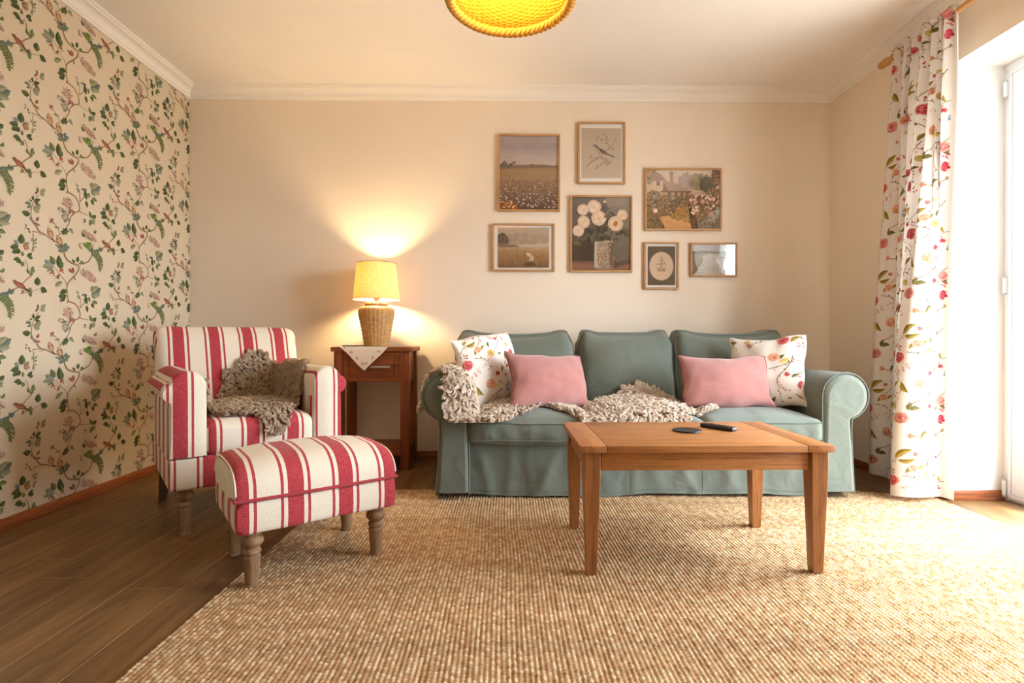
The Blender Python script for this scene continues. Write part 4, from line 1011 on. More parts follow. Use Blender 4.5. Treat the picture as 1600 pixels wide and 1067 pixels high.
PICS = [('meadow', -.046, .360, 2.118, 1.615, pic_meadow, 'tall oak-framed picture of a white-flowered meadow under a grey sky'),
        ('bird', .477, .788, 2.200, 1.796, pic_bird, 'oak-framed print of a brown bird perched on a twig with white margins'),
        ('bouquet', .427, .835, 1.720, 1.218, pic_bouquet, 'oak-framed still life of cream roses in a vase on a dark ground'),
        ('cottage', .918, 1.424, 1.901, 1.492, pic_cottage, 'wide oak-framed picture of a cottage with a chimney and flower garden'),
        ('lake', -.083, .326, 1.534, 1.222, pic_lake, 'oak-framed misty field with a white animal and a white margin below the meadow picture'),
        ('oval', .914, 1.142, 1.416, 1.106, pic_oval, 'small upright oak frame with a pale oval plant motif on dark ground'),
        ('road', 1.218, 1.526, 1.412, 1.190, pic_road, 'small wide oak-framed grey landscape with bright window reflections in its glass')]
FY = YB - .022
for i, (nm, x0, x1, z1, z0, fn, lab) in enumerate(PICS):
    w, h = x1 - x0, z1 - z0
    t = tag(empty('framed_picture', ((x0 + x1) / 2, YB - .001, (z0 + z1) / 2)), lab, 'framed picture', 'framed pictures on the back wall')
    fw, d = .0115, .021
    m = MB()                       # four mitred rails
    for s in (1, -1):
        for ax in (0, 1):
            a, b = (w / 2, h / 2) if ax == 0 else (h / 2, w / 2)
            ring = []
            for y0 in (-d, 0):
                for (q, e) in ((1, b), (1 - fw / a, b - fw)):
                    pass
            o = [(-a, b), (a, b), (a - fw, b - fw), (-a + fw, b - fw)]
            P3 = [((u, y, v * s) if ax == 0 else (v * s, y, u)) for y in (-d, 0) for u, v in o]
            fc = [(0, 1, 2, 3), (7, 6, 5, 4), (0, 4, 5, 1), (1, 5, 6, 2), (2, 6, 7, 3), (3, 7, 4, 0)]
            if (s > 0) == (ax == 0): fc = [tuple(reversed(f)) for f in fc]
            m.add(P3, fc, ax)
    m.build('frame', [M['frame_x'], M['frame_z']], t, angle=0)
    p = Paint(w - 2 * fw, h - 2 * fw, 11 + i); fn(p)
    p.mb.build('print', M['painted'], t, angle=0, loc=(0, -.010, 0))
    m = MB(); m.box(-w / 2 + fw, w / 2 - fw, -.0178, -.0163, -h / 2 + fw, h / 2 - fw); m.build('glass', M['pane'], t, angle=0)
# ================================================================== jute rug: rows of knots along the room
RX0, RX1, RY0, RY1 = -.872, 2.09, .70, 2.70
def make_rug():
    rng = np.random.default_rng(4); step = .0031
    nx, ny = int((RX1 - RX0) / step), int((RY1 - RY0) / step)
    X = np.linspace(RX0, RX1, nx)[None, :].repeat(ny, 0); Y = np.linspace(RY0, RY1, ny)[:, None].repeat(nx, 1)
    pit, kn = .0132, .0125
    drift = .004 * np.sin(Y * 3.1 + X * 1.2) + .0025 * np.sin(Y * 8.3 + 2 + X * 2.7)
    u = (X - RX0 + drift) / pit; row = np.floor(u).astype(int); fu = u - row
    nr = row.max() + 3; ph = rng.random(nr)[np.clip(row, 0, nr - 1)]
    v = (Y - RY0) / kn + ph * .5 + (row % 2) * .5; k = np.floor(v).astype(int); fv = v - k
    kk = rng.random((nr, k.max() + 2)); rr = kk[np.clip(row, 0, nr - 1), np.clip(k, 0, kk.shape[1] - 1)]
    skew = (fv - .5) * .35
    a = np.clip(1 - (2 * (fu - .5 - skew * .4)) ** 2, 0, 1) ** .6; b = np.clip(1 - (2 * (fv - .5)) ** 2, 0, 1) ** .55
    big = .5 + .5 * np.sin(X * 2.2 + 1.7 * np.sin(Y * 1.9)) * np.cos(Y * 2.7 + X * .8)
    hgt = .0018 + .0068 * a * (.30 + .70 * b) * (.82 + .36 * rr) + .0022 * big + .0008 * rng.random(X.shape)
    # edges roll down
    e = np.minimum(np.minimum(X - RX0, RX1 - X), np.minimum(Y - RY0, RY1 - Y)); hgt *= np.clip(e / .006, 0, 1) ** .5
    # far right corner pulled round by the curtain
    cr = np.clip((X - 1.45) / .65, 0, 1) ** 2; Yw = Y - cr * .20 * np.clip((Y - 1.9) / .8, 0, 1) ** 1.5
    Xw = X + .006 * np.sin(Y * 4.0) * np.clip(1 - (X - RX0) / .3, 0, 1)
    Yw = Yw + .006 * np.sin(X * 3.0) * np.clip((Y - 2.4) / .3, 0, 1)
    co = np.stack([Xw, Yw, hgt], -1).reshape(-1, 3).astype(np.float32)
    i = np.arange(ny - 1)[:, None] * nx + np.arange(nx - 1)[None, :]; f = np.stack([i, i + 1, i + nx + 1, i + nx], -1).reshape(-1, 4)
    me = bpy.data.meshes.new('jute_rug'); me.vertices.add(len(co)); me.vertices.foreach_set('co', co.ravel())
    me.loops.add(f.size); me.loops.foreach_set('vertex_index', f.ravel().astype(np.int32)); me.polygons.add(len(f)); me.polygons.foreach_set('loop_start', np.arange(0, f.size, 4, dtype=np.int32))
    me.update(calc_edges=True); me.polygons.foreach_set('use_smooth', np.ones(len(f), dtype=bool))
    pal = np.array([C(176, 144, 108)[:3], C(187, 157, 121)[:3], C(165, 131, 95)[:3], C(195, 170, 138)[:3]])
    idx = (kk * 3.999).astype(int); kc = pal[idx]; col = kc[np.clip(row, 0, nr - 1), np.clip(k, 0, kk.shape[1] - 1)]
    band = 1 + .10 * np.sin(Y * 17 + 2 * np.sin(Y * 5.3)) * .6 + .05 * np.sin(Y * 61)
    col = col * band[..., None] * (.93 + .14 * rng.random(X.shape))[..., None]
    ca = me.color_attributes.new('Col', 'FLOAT_COLOR', 'POINT'); ca.data.foreach_set('color', np.concatenate([col, np.ones(col.shape[:2] + (1,))], -1).astype(np.float32).ravel())
    me.materials.append(M['rug']); o = bpy.data.objects.new('rug', me); COL.objects.link(o); o.location = (0, 0, .0005); return o
tag(make_rug(), 'large chunky woven jute rug on the oak floor under the coffee table', 'rug')

# ================================================================== floral cotton used for curtain and cushions
def floral():
    p = Pat(); r = random.Random(9); X = lambda x: x * .00066; Y = lambda y: -y * .00046
    red = (C(216, 132, 128), C(200, 88, 92), C(176, 52, 64)); pink = (C(224, 170, 156), C(212, 138, 128), C(190, 98, 94)); peach = (C(228, 184, 154), C(218, 158, 126), C(198, 122, 94)); cream = (C(218, 192, 138), C(204, 170, 104), C(182, 140, 76)); crim = (C(222, 128, 136), C(204, 76, 92), C(178, 44, 64))
    gold = (C(134, 114, 40), C(168, 144, 66)); olive = (C(100, 94, 52), C(126, 116, 66)); dark = (C(92, 86, 62), C(112, 104, 74)); yel = (C(196, 172, 92), C(212, 192, 122)); vine = C(124, 104, 68); rust = C(126, 82, 62)
    def rose(x, y, R, c, sq=.8):
        x, y, R = X(x), Y(y), R * .00052
        for ring, k, n, q in ((.78, 0, 9, .40), (.58, 1, 8, .30), (.40, 0, 6, .26), (.28, 2, 5, .22), (.10, 2, 3, .16)):
            for i in range(n):
                t = 2 * pi * i / n + r.uniform(-.25, .25) + ring * 3
                p.blob(x + R * ring * cos(t), y + R * ring * sin(t) * sq, R * q, R * q * .62, t + pi / 2 + r.uniform(-.3, .3), jit(c[k] if r.random() > .25 else c[(k + 1) % 3], .07, r), 3 + (ring < .7) + (ring < .5) + (ring < .3), 8, .08, r)
        for i in range(9):
            t = r.uniform(0, 6.28); q = r.uniform(.3, .8); p.stem([(x + R * q * cos(t), y + R * q * sin(t) * sq), (x + R * (q + .12) * cos(t + .5), y + R * (q + .1) * sin(t + .5) * sq)], R * .07, c[2], 7, .5, 2)
    def small(x, y, R, c):
        x, y, R = X(x), Y(y), R * .0005
        for i in range(6):
            t = i * 1.047 + r.uniform(-.2, .2); p.blob(x + R * .55 * cos(t), y + R * .5 * sin(t), R * .48, R * .3, t, jit(c[1 if i % 2 else 2], .1, r), 3, 7)
        p.blob(x, y, R * .3, R * .28, 0, c[2], 4, 6)
    def leaf(k, w, *q):
        for i in range(0, len(q), 4): p.leaf(X(q[i]), Y(q[i + 1]), X(q[i + 2]), Y(q[i + 3]), w, jit(k[0], .08, r), jit(k[1], .08, r), 2, r.choice((-.14, .14)))
    def st(w, *q, c=vine):
        pp = [(X(a), Y(b)) for a, b in q]; p.stem(pp, w * .0015 + .0005, c, 1, .4)
        for (ax, ay), (bx, by) in zip(pp, pp[1:]):
            for f in (.3, .8):
                x, y = ax + (bx - ax) * f, ay + (by - ay) * f; t = atan2(by - ay, bx - ax) + r.choice((-1, 1)) * r.uniform(.5, 1.1); L = r.uniform(.009, .018)
                if r.random() < .62: kk = r.choice((gold, olive, dark, yel)); p.leaf(x, y, x + L * cos(t), y + L * sin(t), .36, kk[0], kk[1], 2)
                elif r.random() < .7:
                    p.stem([(x, y), (x + L * .8 * cos(t), y + L * .8 * sin(t))], .0010, c, 1, .2, 2); p.blob(x + L * cos(t), y + L * sin(t), .0042, .0034, t, jit(r.choice(red + pink), .1, r), 3, 7)
    def dots(x, y, n, c, R=32):
        for i in range(n):
            a, b = x + r.uniform(-R, R), y + r.uniform(-R, R); p.blob(X(a), Y(b), .0042 * r.uniform(.7, 1.3), .0033, r.uniform(0, 3), jit(c[r.choice((1, 2))], .1, r), 3, 6)
            if i % 2: p.stem([(X(a), Y(b)), (X(a + 8), Y(b + 16))], .0007, vine, 1, 0, 2)
    rose(262, 388, 62, red); leaf(gold, .34, 285, 150, 385, 45, 300, 165, 400, 140, 345, 300, 410, 230); st(2, (170, 300), (225, 255), (262, 195), (300, 150)); leaf(dark, .3, 165, 300, 218, 262); dots(255, 285, 9, red)
    st(2, (185, 505), (230, 525), (268, 580), (284, 640)); leaf(gold, .4, 278, 635, 238, 715, 302, 640, 352, 752); st(1.4, (300, 640), (302, 735), (250, 800)); st(2, (256, 715), (222, 800), (172, 880)); leaf(dark, .35, 205, 520, 235, 527, 130, 540, 165, 548)
    small(195, 795, 26, red); dots(268, 815, 7, pink); leaf(yel, .7, 228, 868, 272, 935); leaf(olive, .5, 352, 932, 378, 852, 358, 925, 422, 910); rose(310, 1012, 66, pink, .7); dots(330, 480, 7, peach, 38); dots(290, 525, 8, pink, 34)
    st(2, (175, 55), (168, 120), (122, 215), (74, 290), (64, 360), (95, 430), (165, 468), c=rust); st(1.7, (0, 205), (95, 168), (160, 130), (225, 105), c=rust); small(135, 266, 30, red); small(85, 626, 32, red); st(1.3, (72, 430), (84, 500), (86, 600)); rose(42, 62, 52, peach); leaf(dark, .5, 65, 68, 116, 44); leaf(yel, .5, 78, 116, 152, 85); leaf(olive, .45, 0, 578, 48, 515)
    small(512, 548, 30, red); small(590, 580, 20, pink); rose(430, 645, 58, peach); leaf(dark, .5, 445, 672, 482, 650); leaf(yel, .5, 452, 716, 512, 690); st(2, (540, 738), (470, 790), (400, 838), (375, 860), c=rust); st(1.8, (520, 742), (470, 840), (455, 950), (492, 1065), c=rust); small(518, 888, 28, red); st(1.2, (500, 800), (518, 880)); dots(530, 660, 6, red, 22); dots(425, 455, 7, peach, 40)
    bl = (C(178, 194, 204), C(150, 172, 186), C(110, 130, 148))
    for x, y in ((665, 555), (700, 602), (590, 692), (598, 750)):
        for k in range(3): p.leaf(X(x), Y(y), X(x + 26 * cos(k * 1.3 + x)), Y(y + 30 * sin(k * 1.3 + x)), .55, bl[1], bl[k % 3], 2)
    rose(500, 312, 44, cream); leaf(olive, .4, 505, 240, 520, 172, 560, 330, 600, 310); small(605, 136, 22, red); leaf(yel, .6, 678, 198, 694, 268); st(1.5, (655, 80), (605, 200), (520, 310)); dots(560, 110, 7, red, 26); dots(690, 140, 6, pink, 22)
    rose(680, 1036, 66, crim); dots(668, 925, 9, crim, 36); leaf(gold, .36, 702, 802, 752, 690, 706, 806, 765, 765); st(1.8, (650, 905), (680, 850), (702, 802)); rose(725, 330, 40, red); st(1.3, (560, 420), (575, 500), (552, 560)); leaf(olive, .3, 555, 540, 575, 450)
    rose(100, 1150, 56, red); leaf(gold, .36, 150, 1185, 225, 1118, 40, 1120, 0, 1050); small(370, 1190, 28, peach); st(1.8, (90, 960), (58, 1040), (70, 1110), (100, 1150), c=rust); small(110, 960, 26, red); leaf(olive, .4, 430, 1210, 502, 1150); st(1.4, (380, 1200), (440, 1205), (500, 1240)); dots(230, 1215, 7, red, 32); rose(20, 860, 44, pink); leaf(gold, .4, 40, 900, 100, 870); dots(110, 760, 7, peach, 30); small(600, 1190, 28, pink); leaf(yel, .5, 560, 1150, 610, 1110); dots(450, 1090, 6, red, 26); small(700, 440, 24, red)
    st(2, (600, 1240), (640, 1170), (700, 1130), (735, 1060), (720, 980)); st(1.8, (740, 640), (700, 720), (640, 790), (600, 860)); rose(640, 840, 50, pink); leaf(olive, .4, 620, 880, 570, 930, 640, 890, 690, 930); st(1.6, (330, 330), (400, 350), (440, 400), (450, 470)); rose(390, 240, 40, peach); leaf(gold, .4, 420, 255, 470, 215)
    st(1.8, (610, 460), (650, 400), (730, 380)); small(640, 480, 26, red); leaf(gold, .36, 650, 400, 640, 330, 690, 385, 720, 440); rose(560, 1010, 44, peach); st(1.8, (590, 1000), (560, 920), (580, 850)); small(180, 1060, 26, red); st(1.6, (150, 960), (200, 1000), (230, 1070), (220, 1130)); leaf(olive, .36, 205, 1000, 260, 985); small(400, 90, 24, pink); st(1.5, (440, 20), (460, 90), (430, 160), (380, 210)); leaf(yel, .4, 455, 90, 510, 60)
    return p
FL = floral(); FW, FH = .50, .592
CLOTH = C(226, 219, 211)
# ---- curtain
CB = [(Vector(q)) for q in catmull([(2.085, 2.965, 0), (2.035, 2.885, 0), (2.075, 2.80, 0), (2.00, 2.665, 0), (1.895, 2.555, 0), (1.868, 2.485, 0), (1.935, 2.445, 0), (2.03, 2.465, 0), (2.085, 2.49, 0), (2.118, 2.445, 0)], 16)]
acc = [0]
for a, b in zip(CB, CB[1:]): acc.append(acc[-1] + (b - a).length)
CWID = acc[-1]; ZTOP, ZBOT = 2.300, .022
def along(s):
    d = s * CWID
    for i in range(len(CB) - 1):
        if acc[i + 1] >= d or i == len(CB) - 2:
            f = (d - acc[i]) / max(1e-9, acc[i + 1] - acc[i]); return CB[i].lerp(CB[i + 1], f)
def cur0(s, t):
    b = along(s); z = ZTOP + (ZBOT - ZTOP) * t
    ty = 2.715 - .372 * s; tx = 2.032 + .018 * sin(s * 2 * pi * 9.5 + .6 * sin(s * 9)) + .006 * sin(s * 41)
    k = sm(-.05, 1.0, t) ** .75
    x = tx * (1 - k) + b.x * k; y = ty * (1 - k) + b.y * k
    x += .016 * sin(s * 2 * pi * 6 + 1.0) * exp(-((t - .16) / .16) ** 2) + .008 * sin(s * 2 * pi * 5 + 3 * t) * sm(.1, .4, t) * (1 - k * .5)
    hz = exp(-((z - 2.268) / .010) ** 2)           # pocket swells round the rod
    x -= .010 * hz; x += .006 * sin(s * 120) * exp(-((z - 2.292) / .012) ** 2)
    z += .010 * sin(s * 9 + 1) * sm(.9, 1, t) + (.004 * sin(s * 75) if t < .01 else 0)
    return Vector((x, y, z))
def cur(s, t, h=0):
    p = cur0(s, t)
    if h:
        du = cur0(min(1, s + .004), t) - cur0(max(0, s - .004), t); dv = cur0(s, min(1, t + .002)) - cur0(s, max(0, t - .002)); n = du.cross(dv)
        if n.length > 1e-9:
            n.normalize()
            p = p + n * h
    return p
m = MB(); NS, NTT = 190, 120
tt = [(.045 * i / 26 if i < 26 else .045 + .955 * (i - 26) / (NTT - 26)) for i in range(NTT + 1)]
m.grid([[cur(i / NS, t) for t in tt] for i in range(NS + 1)], col=CLOTH)
sg = -1                                # the room side
CH = ZTOP - ZBOT
for i in range(-1, 4):
    for j in range(-1, 6):
        ox, oy = i * FW - .11, -j * FH + (.296 if i % 2 else 0) + .05
        def fn(x, y, h):
            s = (ox + x) / CWID; t = -(oy + y) / CH
            if s < .004 or s > .955 or t < .002 or t > .985: return None
            return cur(s, t, sg * (.0008 + h))
        FL.lay(m, fn, 0, .00012)
tag(m.build('curtain', M['cloth_print'], None, 80), 'white cotton curtain printed with red roses and golden leaves hanging beside the balcony door', 'curtain')
rod = tag(empty('curtain_rod', (2.052, 2.70, 2.268)), 'round pine curtain rod with a turned end knob above the balcony door', 'curtain rod')
m = MB(); m.tube([(0, .04, 0), (0, -2.20, 0)], .0135, 18); m.build('pole', M['rod'], rod)
for s, y0 in ((1, .038), (-1, -2.198)):
    m = MB(); pr = [(.0145, 0), (.019, .002), (.020, .010), (.016, .014), (.0155, .040), (.018, .044), (.0225, .052), (.0235, .062), (.021, .072), (.0185, .078), (.020, .083), (.0215, .092), (.019, .104), (.011, .110), (.002, .111)]
    m.lathe(pr, 24); o = m.build('end_knob', M['rod'], rod); o.rotation_euler = (-s * pi / 2, 0, 0); o.location = (0, y0, 0)
for y0 in (.012, -2.15):
    m = MB(); m.tube([(0, y0, -.006), (.0, y0, -.028), (.1, y0, -.028)], .007, 10); m.tube([(.017 * cos(t), y0, .017 * sin(t)) for t in [2 * pi * i / 20 for i in range(20)]], .004, 6, True);
    m.build('bracket', M['rod'], rod)
# ================================================================== sheepskins, draped over what lies below
bpy.context.view_layer.update()
def inside(poly, x, y):
    c = False; j = len(poly) - 1
    for i in range(len(poly)):
        xi, yi = poly[i]; xj, yj = poly[j]
        if (yi > y) != (yj > y) and x < (xj - xi) * (y - yi) / (yj - yi) + xi: c = not c
        j = i
    return c
def sheepskin(name, label, poly, cols, nlocks, L, seed, slope=4.0, ztop=1.15, zmin=.30, extra=None, lock=1.0):
    dg = bpy.context.evaluated_depsgraph_get(); st = .011
    pl = [(p.x, p.y) for p in catmull([(a, b, 0) for a, b in poly], 6, True)]
    xs = [p[0] for p in pl]; ys = [p[1] for p in pl]; x0, y0 = min(xs) - .05, min(ys) - .05
    nx, ny = int((max(xs) - x0 + .05) / st), int((max(ys) - y0 + .05) / st)
    Z = np.zeros((nx, ny)); IN = np.zeros((nx, ny), bool)
    for i in range(nx):
        for j in range(ny):
            x, y = x0 + i * st, y0 + j * st
            IN[i, j] = inside(pl, x + .010 * wob(x * 16, y * 16, seed), y + .010 * wob(y * 16, x * 16, seed + 1))
            hit, co, *_ = SC.ray_cast(dg, (x, y, ztop), (0, 0, -1)); Z[i, j] = co.z if hit else zmin
    Z = np.maximum(Z, zmin); base = Z.copy()
    for it in range(60):
        q = Z.copy()
        q[1:] = np.maximum(q[1:], Z[:-1] - slope * st); q[:-1] = np.maximum(q[:-1], Z[1:] - slope * st)
        q[:, 1:] = np.maximum(q[:, 1:], Z[:, :-1] - slope * st); q[:, :-1] = np.maximum(q[:, :-1], Z[:, 1:] - slope * st)
        if np.abs(q - Z).max() < 1e-5: break
        Z = q
    for it in range(5):
        A = Z.copy(); A[1:-1, 1:-1] = (Z[1:-1, 1:-1] * 2 + Z[2:, 1:-1] + Z[:-2, 1:-1] + Z[1:-1, 2:] + Z[1:-1, :-2]) / 6; Z = np.maximum(A, base)
    Z += .007
    if extra is not None:
        for i in range(nx):
            for j in range(ny): Z[i, j] += extra(x0 + i * st, y0 + j * st)
    XX = x0 + np.arange(nx)[:, None] * st + 0 * Z; YY = y0 + np.arange(ny)[None, :] * st + 0 * Z
    G = np.stack([XX, YY, Z], -1); cells = IN[:-1, :-1] & IN[1:, :-1] & IN[:-1, 1:] & IN[1:, 1:]
    I, J = np.nonzero(cells); idx = lambda i, j: i * ny + j
    V = G.reshape(-1, 3); F = np.stack([idx(I, J), idx(I + 1, J), idx(I + 1, J + 1), idx(I, J + 1)], -1)
    rng = np.random.default_rng(seed)
    P00, P10, P11, P01 = V[F[:, 0]], V[F[:, 1]], V[F[:, 2]], V[F[:, 3]]
    N = np.cross(P10 - P00, P01 - P00); ar = np.linalg.norm(N, axis=1); N /= ar[:, None]
    per = 9; nt = nlocks // per; nlocks = nt * per
    pick = rng.choice(len(F), nt, p=ar / ar.sum()); a, b = rng.random((2, nt, 1))
    RT = P00[pick] * (1 - a) * (1 - b) + P10[pick] * a * (1 - b) + P11[pick] * a * b + P01[pick] * (1 - a) * b; n = N[pick]
    K, S = 10, 4; t = np.linspace(0, 1, K)
    ang = 2.2 * np.sin(RT[:, 0] * 26 + 2 * np.sin(RT[:, 1] * 19)) + 2.2 * np.cos(RT[:, 1] * 31 + seed + RT[:, 2] * 17) + rng.normal(0, 1.0, nt)
    tx = np.cross(n, np.array([0.31, .2, .93])); tx /= np.linalg.norm(tx, axis=1)[:, None]; ty = np.cross(n, tx)
    lean = tx * np.cos(ang)[:, None] + ty * np.sin(ang)[:, None]; side = np.cross(n, lean)
    LT = L * rng.uniform(.7, 1.3, nt); turns = rng.uniform(1.0, 1.7, nt) * 2 * pi * rng.choice([-1, 1], nt); p0 = rng.random(nt) * 6.28; amp = .0075 * lock * rng.uniform(.6, 1.3, nt)
    rep = lambda x: np.repeat(x, per, axis=0)
    n, lean, side, LT, turns, p0, amp, R = rep(n), rep(lean), rep(side), rep(LT), rep(turns), rep(p0), rep(amp), rep(RT)
    Ls = LT * rng.uniform(.75, 1.12, nlocks); da = rng.random(nlocks) * 6.28; dr = .0075 * np.sqrt(rng.random(nlocks)); off = lean * (dr * np.cos(da))[:, None] + side * (dr * np.sin(da))[:, None]
    p0 = p0 + rng.normal(0, .35, nlocks)
    path = np.zeros((nlocks, K, 3))
    for k in range(K):
        q = t[k]; up = Ls * (1.15 * q - .50 * q * q); ln = Ls * (.10 * q + .42 * q * q); cu = amp * min(1, q * 1.8)
        path[:, k] = R + off * (1 - .55 * q) + n * up[:, None] + lean * (ln + cu * np.cos(p0 + turns * q))[:, None] + side * (cu * np.sin(p0 + turns * q))[:, None] + n * (cu * .5 * np.sin(p0 * 1.3 + turns * q))[:, None]
        path[:, k, 2] -= .45 * Ls * q * q * (1 - np.clip(n[:, 2], 0, 1))
    T = np.gradient(path, axis=1); T /= np.linalg.norm(T, axis=2)[..., None] + 1e-9
    A = np.cross(T, n[:, None, :] + .3 * side[:, None, :]); A /= np.linalg.norm(A, axis=2)[..., None] + 1e-9; B = np.cross(T, A)
    rad = (.0021 * lock * (1 - .55 * t) + .0004)[None, :, None] * rng.uniform(.7, 1.25, (nlocks, 1, 1)); VV = []
    for s in range(S): VV.append(path + rad * (A * cos(2 * pi * s / S) + B * sin(2 * pi * s / S)))
    VV = np.stack(VV, 2).reshape(-1, 3)
    ii = (np.arange(nlocks) * K * S)[:, None, None] + (np.arange(K - 1) * S)[None, :, None]; s0 = np.arange(S)[None, None, :]; s1 = (np.arange(S)[None, None, :] + 1) % S
    LF = np.stack([ii + s0, ii + s1, ii + S + s1, ii + S + s0], -1).reshape(-1, 4) + len(V)
    allv = np.concatenate([V, VV]); allf = np.concatenate([F, LF])
    c0, c1, c2 = [np.array(c[:3]) for c in cols]; tone = np.repeat(rng.random((nt, 1, 1)), per, 0); tk = t[None, :, None]
    lc = (c0 * (1 - tk) + c1 * tk) * (1 - tone * .5) + c2 * tone * .5; lc = np.repeat(lc[:, :, None, :], S, 2).reshape(-1, 3)
    colr = np.concatenate([np.tile(c0, (len(V), 1)), lc]); colr = np.concatenate([colr, np.ones((len(colr), 1))], 1)
    me = bpy.data.meshes.new(name); me.from_pydata(allv.tolist(), [], allf.tolist())
    ca = me.color_attributes.new('Col', 'FLOAT_COLOR', 'POINT'); ca.data.foreach_set('color', colr.astype(np.float32).ravel())
    me.polygons.foreach_set('use_smooth', [True] * len(me.polygons)); me.materials.append(M['wool'])
    bm = bmesh.new(); bm.from_mesh(me); bmesh.ops.delete(bm, geom=[v for v in bm.verts if not v.link_faces], context='VERTS'); bm.to_mesh(me); bm.free()
    o = bpy.data.objects.new(name, me); COL.objects.link(o); return tag(o, label, 'sheepskin')
CREAM = (C(226, 204, 180), C(252, 242, 230), C(240, 222, 202)); TAUPE = (C(182, 156, 130), C(226, 204, 178), C(204, 180, 152))
sheepskin('sheepskin', 'cream curly sheepskin draped over the left arm of the sofa', [(-.425, 2.66), (-.37, 2.575), (-.31, 2.54), (-.275, 2.445), (-.19, 2.425), (-.05, 2.43), (.03, 2.50), (.13, 2.59), (.17, 2.67), (.06, 2.84), (-.08, 2.96), (-.25, 3.0), (-.40, 2.98), (-.43, 2.82)], CREAM, 21000, .033, 21, 5.0, zmin=.385)
sheepskin('sheepskin', 'cream curly sheepskin spread over the middle seat of the sofa', [(.15, 2.70), (.27, 2.60), (.36, 2.50), (.42, 2.455), (.62, 2.45), (.84, 2.46), (.91, 2.56), (1.07, 2.63), (1.08, 2.69), (1.00, 2.80), (.98, 2.92), (.90, 2.965), (.72, 2.97), (.62, 2.93), (.45, 2.84), (.28, 2.78)], CREAM, 25000, .033, 22, 4.0, zmin=.345,
          extra=lambda x, y: .022 * exp(-((y - 2.93) / .06) ** 2) * sm(.6, .7, x) * (1 - sm(.95, 1.02, x)))
cc, ss = cos(TH), sin(TH)
def cw(a, b): return (-1.225 + a * cc - b * ss, 2.494 + a * ss + b * cc)
sheepskin('sheepskin', 'taupe curly sheepskin lying over the seat and back of the striped armchair', [cw(*p) for p in [(-.205, -.20), (-.14, -.28), (-.05, -.30), (.00, -.345), (.05, -.375), (.10, -.34), (.14, -.26), (.20, -.20), (.25, -.12), (.275, .0), (.26, .14), (.225, .245), (.10, .275), (-.01, .255), (-.07, .215), (-.10, .13), (-.19, .0), (-.215, -.12)]], TAUPE, 22000, .030, 23, 5.0, zmin=.36)

# ================================================================== cushions thrown on the sofa
def pillow(name, label, W, Hh, T, loc, yaw, lean, roll, mat, pipe=None, pattern=None, seed=0, group='throw cushions on the sofa', base=None):
    root = tag(empty(name, loc), label, 'cushion', group)
    root.rotation_euler = (Matrix.Rotation(radians(yaw), 3, 'Z') @ Matrix.Rotation(radians(-lean), 3, 'X') @ Matrix.Rotation(radians(roll), 3, 'Y')).to_euler()
    def P(u, v, side, h=0):
        pin = .055
        x = W / 2 * u * (1 - pin * (1 - v * v) * abs(u) ** 3); z = Hh / 2 * v * (1 - pin * (1 - u * u) * abs(v) ** 3)
        e = max(0, (1 - u ** 2) * (1 - v ** 2)); th = T / 2 * (e ** .42) * (1 - .10 * (u * u + v * v))
        th += .006 * wob(u * 3 + seed, v * 3, seed) * e ** .6 + .0035 * sin(9 * u + 7 * v + seed) * e * (1 - e)
        th += .004 * sin(14 * (u - v * .4) + seed) * sm(.55, .95, max(abs(u), abs(v))) * e ** .3
        x += .010 * wob(v * 2.5, seed, 1) * abs(u); z += .012 * wob(u * 2.2, seed + 2, 1) * abs(v)
        return Vector((x, side * (max(th, 0) + h), z))
    n = 44; m = MB(); G = [sin((-1 + 2 * i / n) * pi / 2) * .4 + (-1 + 2 * i / n) * .6 for i in range(n + 1)]
    m.grid([[P(u, v, -1) for v in G] for u in G], col=base); m.grid([[P(u, v, 1) for v in G] for u in G], col=base, flip=True)
    if pattern:
        ox, oy = pattern
        for i in range(-2, 3):
            for j in range(-2, 3):
                for side in (-1, 1):
                    def fn(x, y, h):
                        u = (x + i * FW + ox) / (W / 2); v = (y - j * FH + oy) / (Hh / 2)
                        if abs(u) > .97 or abs(v) > .97: return None
                        return P(u, v, side, .0007 + h)
                    FL.lay(m, fn, 0, .0001)
    m.build('cover', mat, root, 80)
    if pipe:
        k = 24; ed = [(-1 + 2 * i / k, -1) for i in range(k)] + [(1, -1 + 2 * i / k) for i in range(k)] + [(1 - 2 * i / k, 1) for i in range(k)] + [(-1, 1 - 2 * i / k) for i in range(k)]
        p = MB(); p.tube([P(u, v, 1) for u, v in ed], .0042, 7, True); p.build('piping', pipe, root)
    return root
PR = M['pillow_print']
pillow('cushion', 'white cushion printed with red flowers behind the left pink cushion', .40, .385, .13, (-.085, 2.80, .615), 40, 14, -7, PR, None, (.16, .22), 1, base=CLOTH)
pillow('cushion', 'dusty pink cushion at the left end of the sofa in front of a floral one', .445, .285, .13, (.225, 2.72, .565), 24, 24, 4, M['pink'], M['pink_pipe'], None, 3)
pillow('cushion', 'white cushion printed with red flowers leaning on the right sofa arm', .385, .385, .13, (1.405, 2.80, .600), -38, 14, -3, PR, None, (.02, .1), 5, base=CLOTH)
pillow('cushion', 'dusty pink cushion at the right end of the sofa in front of a floral one', .455, .275, .13, (1.15, 2.72, .555), -3, 24, 0, M['pink'], M['pink_pipe'], None, 8)
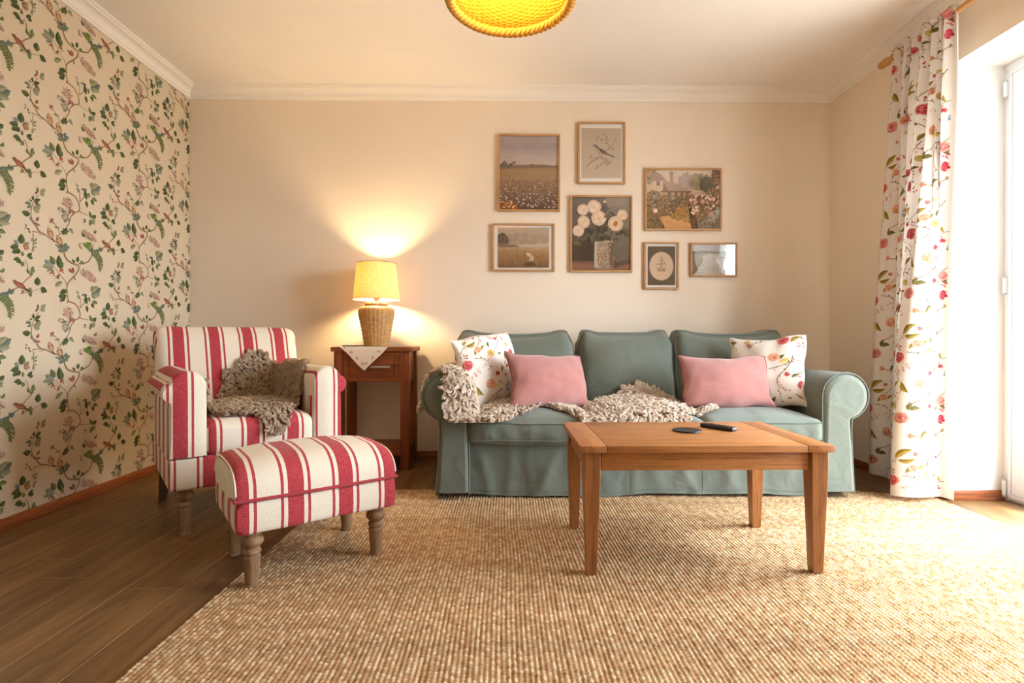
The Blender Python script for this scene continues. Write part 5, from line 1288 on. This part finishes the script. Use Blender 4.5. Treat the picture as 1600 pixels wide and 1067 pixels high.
# ================================================================== light
w = bpy.data.worlds.new('daylight'); SC.world = w; w.use_nodes = True
wt = w.node_tree; bg = wt.nodes['Background']
tcw = wt.nodes.new('ShaderNodeTexCoord'); spw = wt.nodes.new('ShaderNodeSeparateXYZ'); rpw = wt.nodes.new('ShaderNodeValToRGB')
wt.links.new(tcw.outputs['Generated'], spw.inputs[0]); mr = wt.nodes.new('ShaderNodeMapRange'); mr.inputs[1].default_value = -1; mr.inputs[2].default_value = 1
wt.links.new(spw.outputs[2], mr.inputs[0]); wt.links.new(mr.outputs[0], rpw.inputs[0])
cr = rpw.color_ramp; cr.elements[0].position = .46; cr.elements[0].color = (.30, .30, .28, 1); cr.elements[1].position = .53; cr.elements[1].color = (.76, .85, .94, 1)
e = cr.elements.new(.9); e.color = (.84, .92, 1.0, 1)
wt.links.new(rpw.outputs[0], bg.inputs[0]); bg.inputs[1].default_value = 33.0
sl = bpy.data.lights.new('hazy_sun', 'SUN'); sl.energy = 17; sl.angle = radians(24); sl.color = (1, .98, .95)
so = bpy.data.objects.new('hazy_sun', sl); COL.objects.link(so); so.location = (6, 1, 6); so.rotation_euler = Vector((-.55, -.10, -.83)).to_track_quat('-Z', 'Y').to_euler()
def portal(y0, y1, z0, z1):
    l = bpy.data.lights.new('door_portal', 'AREA'); l.shape = 'RECTANGLE'; l.size = y1 - y0; l.size_y = z1 - z0; l.cycles.is_portal = True
    o = bpy.data.objects.new('door_portal', l); COL.objects.link(o); o.location = (XO + .01, (y0 + y1) / 2, (z0 + z1) / 2); o.rotation_euler = (0, radians(90), 0)
    o.rotation_euler = Matrix(((0, 0, 1), (1, 0, 0), (0, 1, 0))).to_euler()
portal(DY0, DY1, 0, DZ)
cam = bpy.data.cameras.new('camera'); co = bpy.data.objects.new('camera', cam); COL.objects.link(co)
cam.sensor_width = 36; cam.lens = 820 / 1600 * 36; cam.clip_start = .02
co.location = (0, 0, .778); co.rotation_euler = (pi / 2 - math.atan(3.5 / 820), 0, -math.atan(11 / 820)); SC.camera = co
SC.view_settings.view_transform = 'Standard'; SC.view_settings.look = 'None'; SC.view_settings.gamma = 1; SC.view_settings.use_curve_mapping = False
SC.view_settings.exposure = .06
SC.cycles.max_bounces = 10; SC.cycles.diffuse_bounces = 6; SC.cycles.transparent_max_bounces = 16; SC.cycles.sample_clamp_indirect = 6; SC.cycles.use_denoising = True
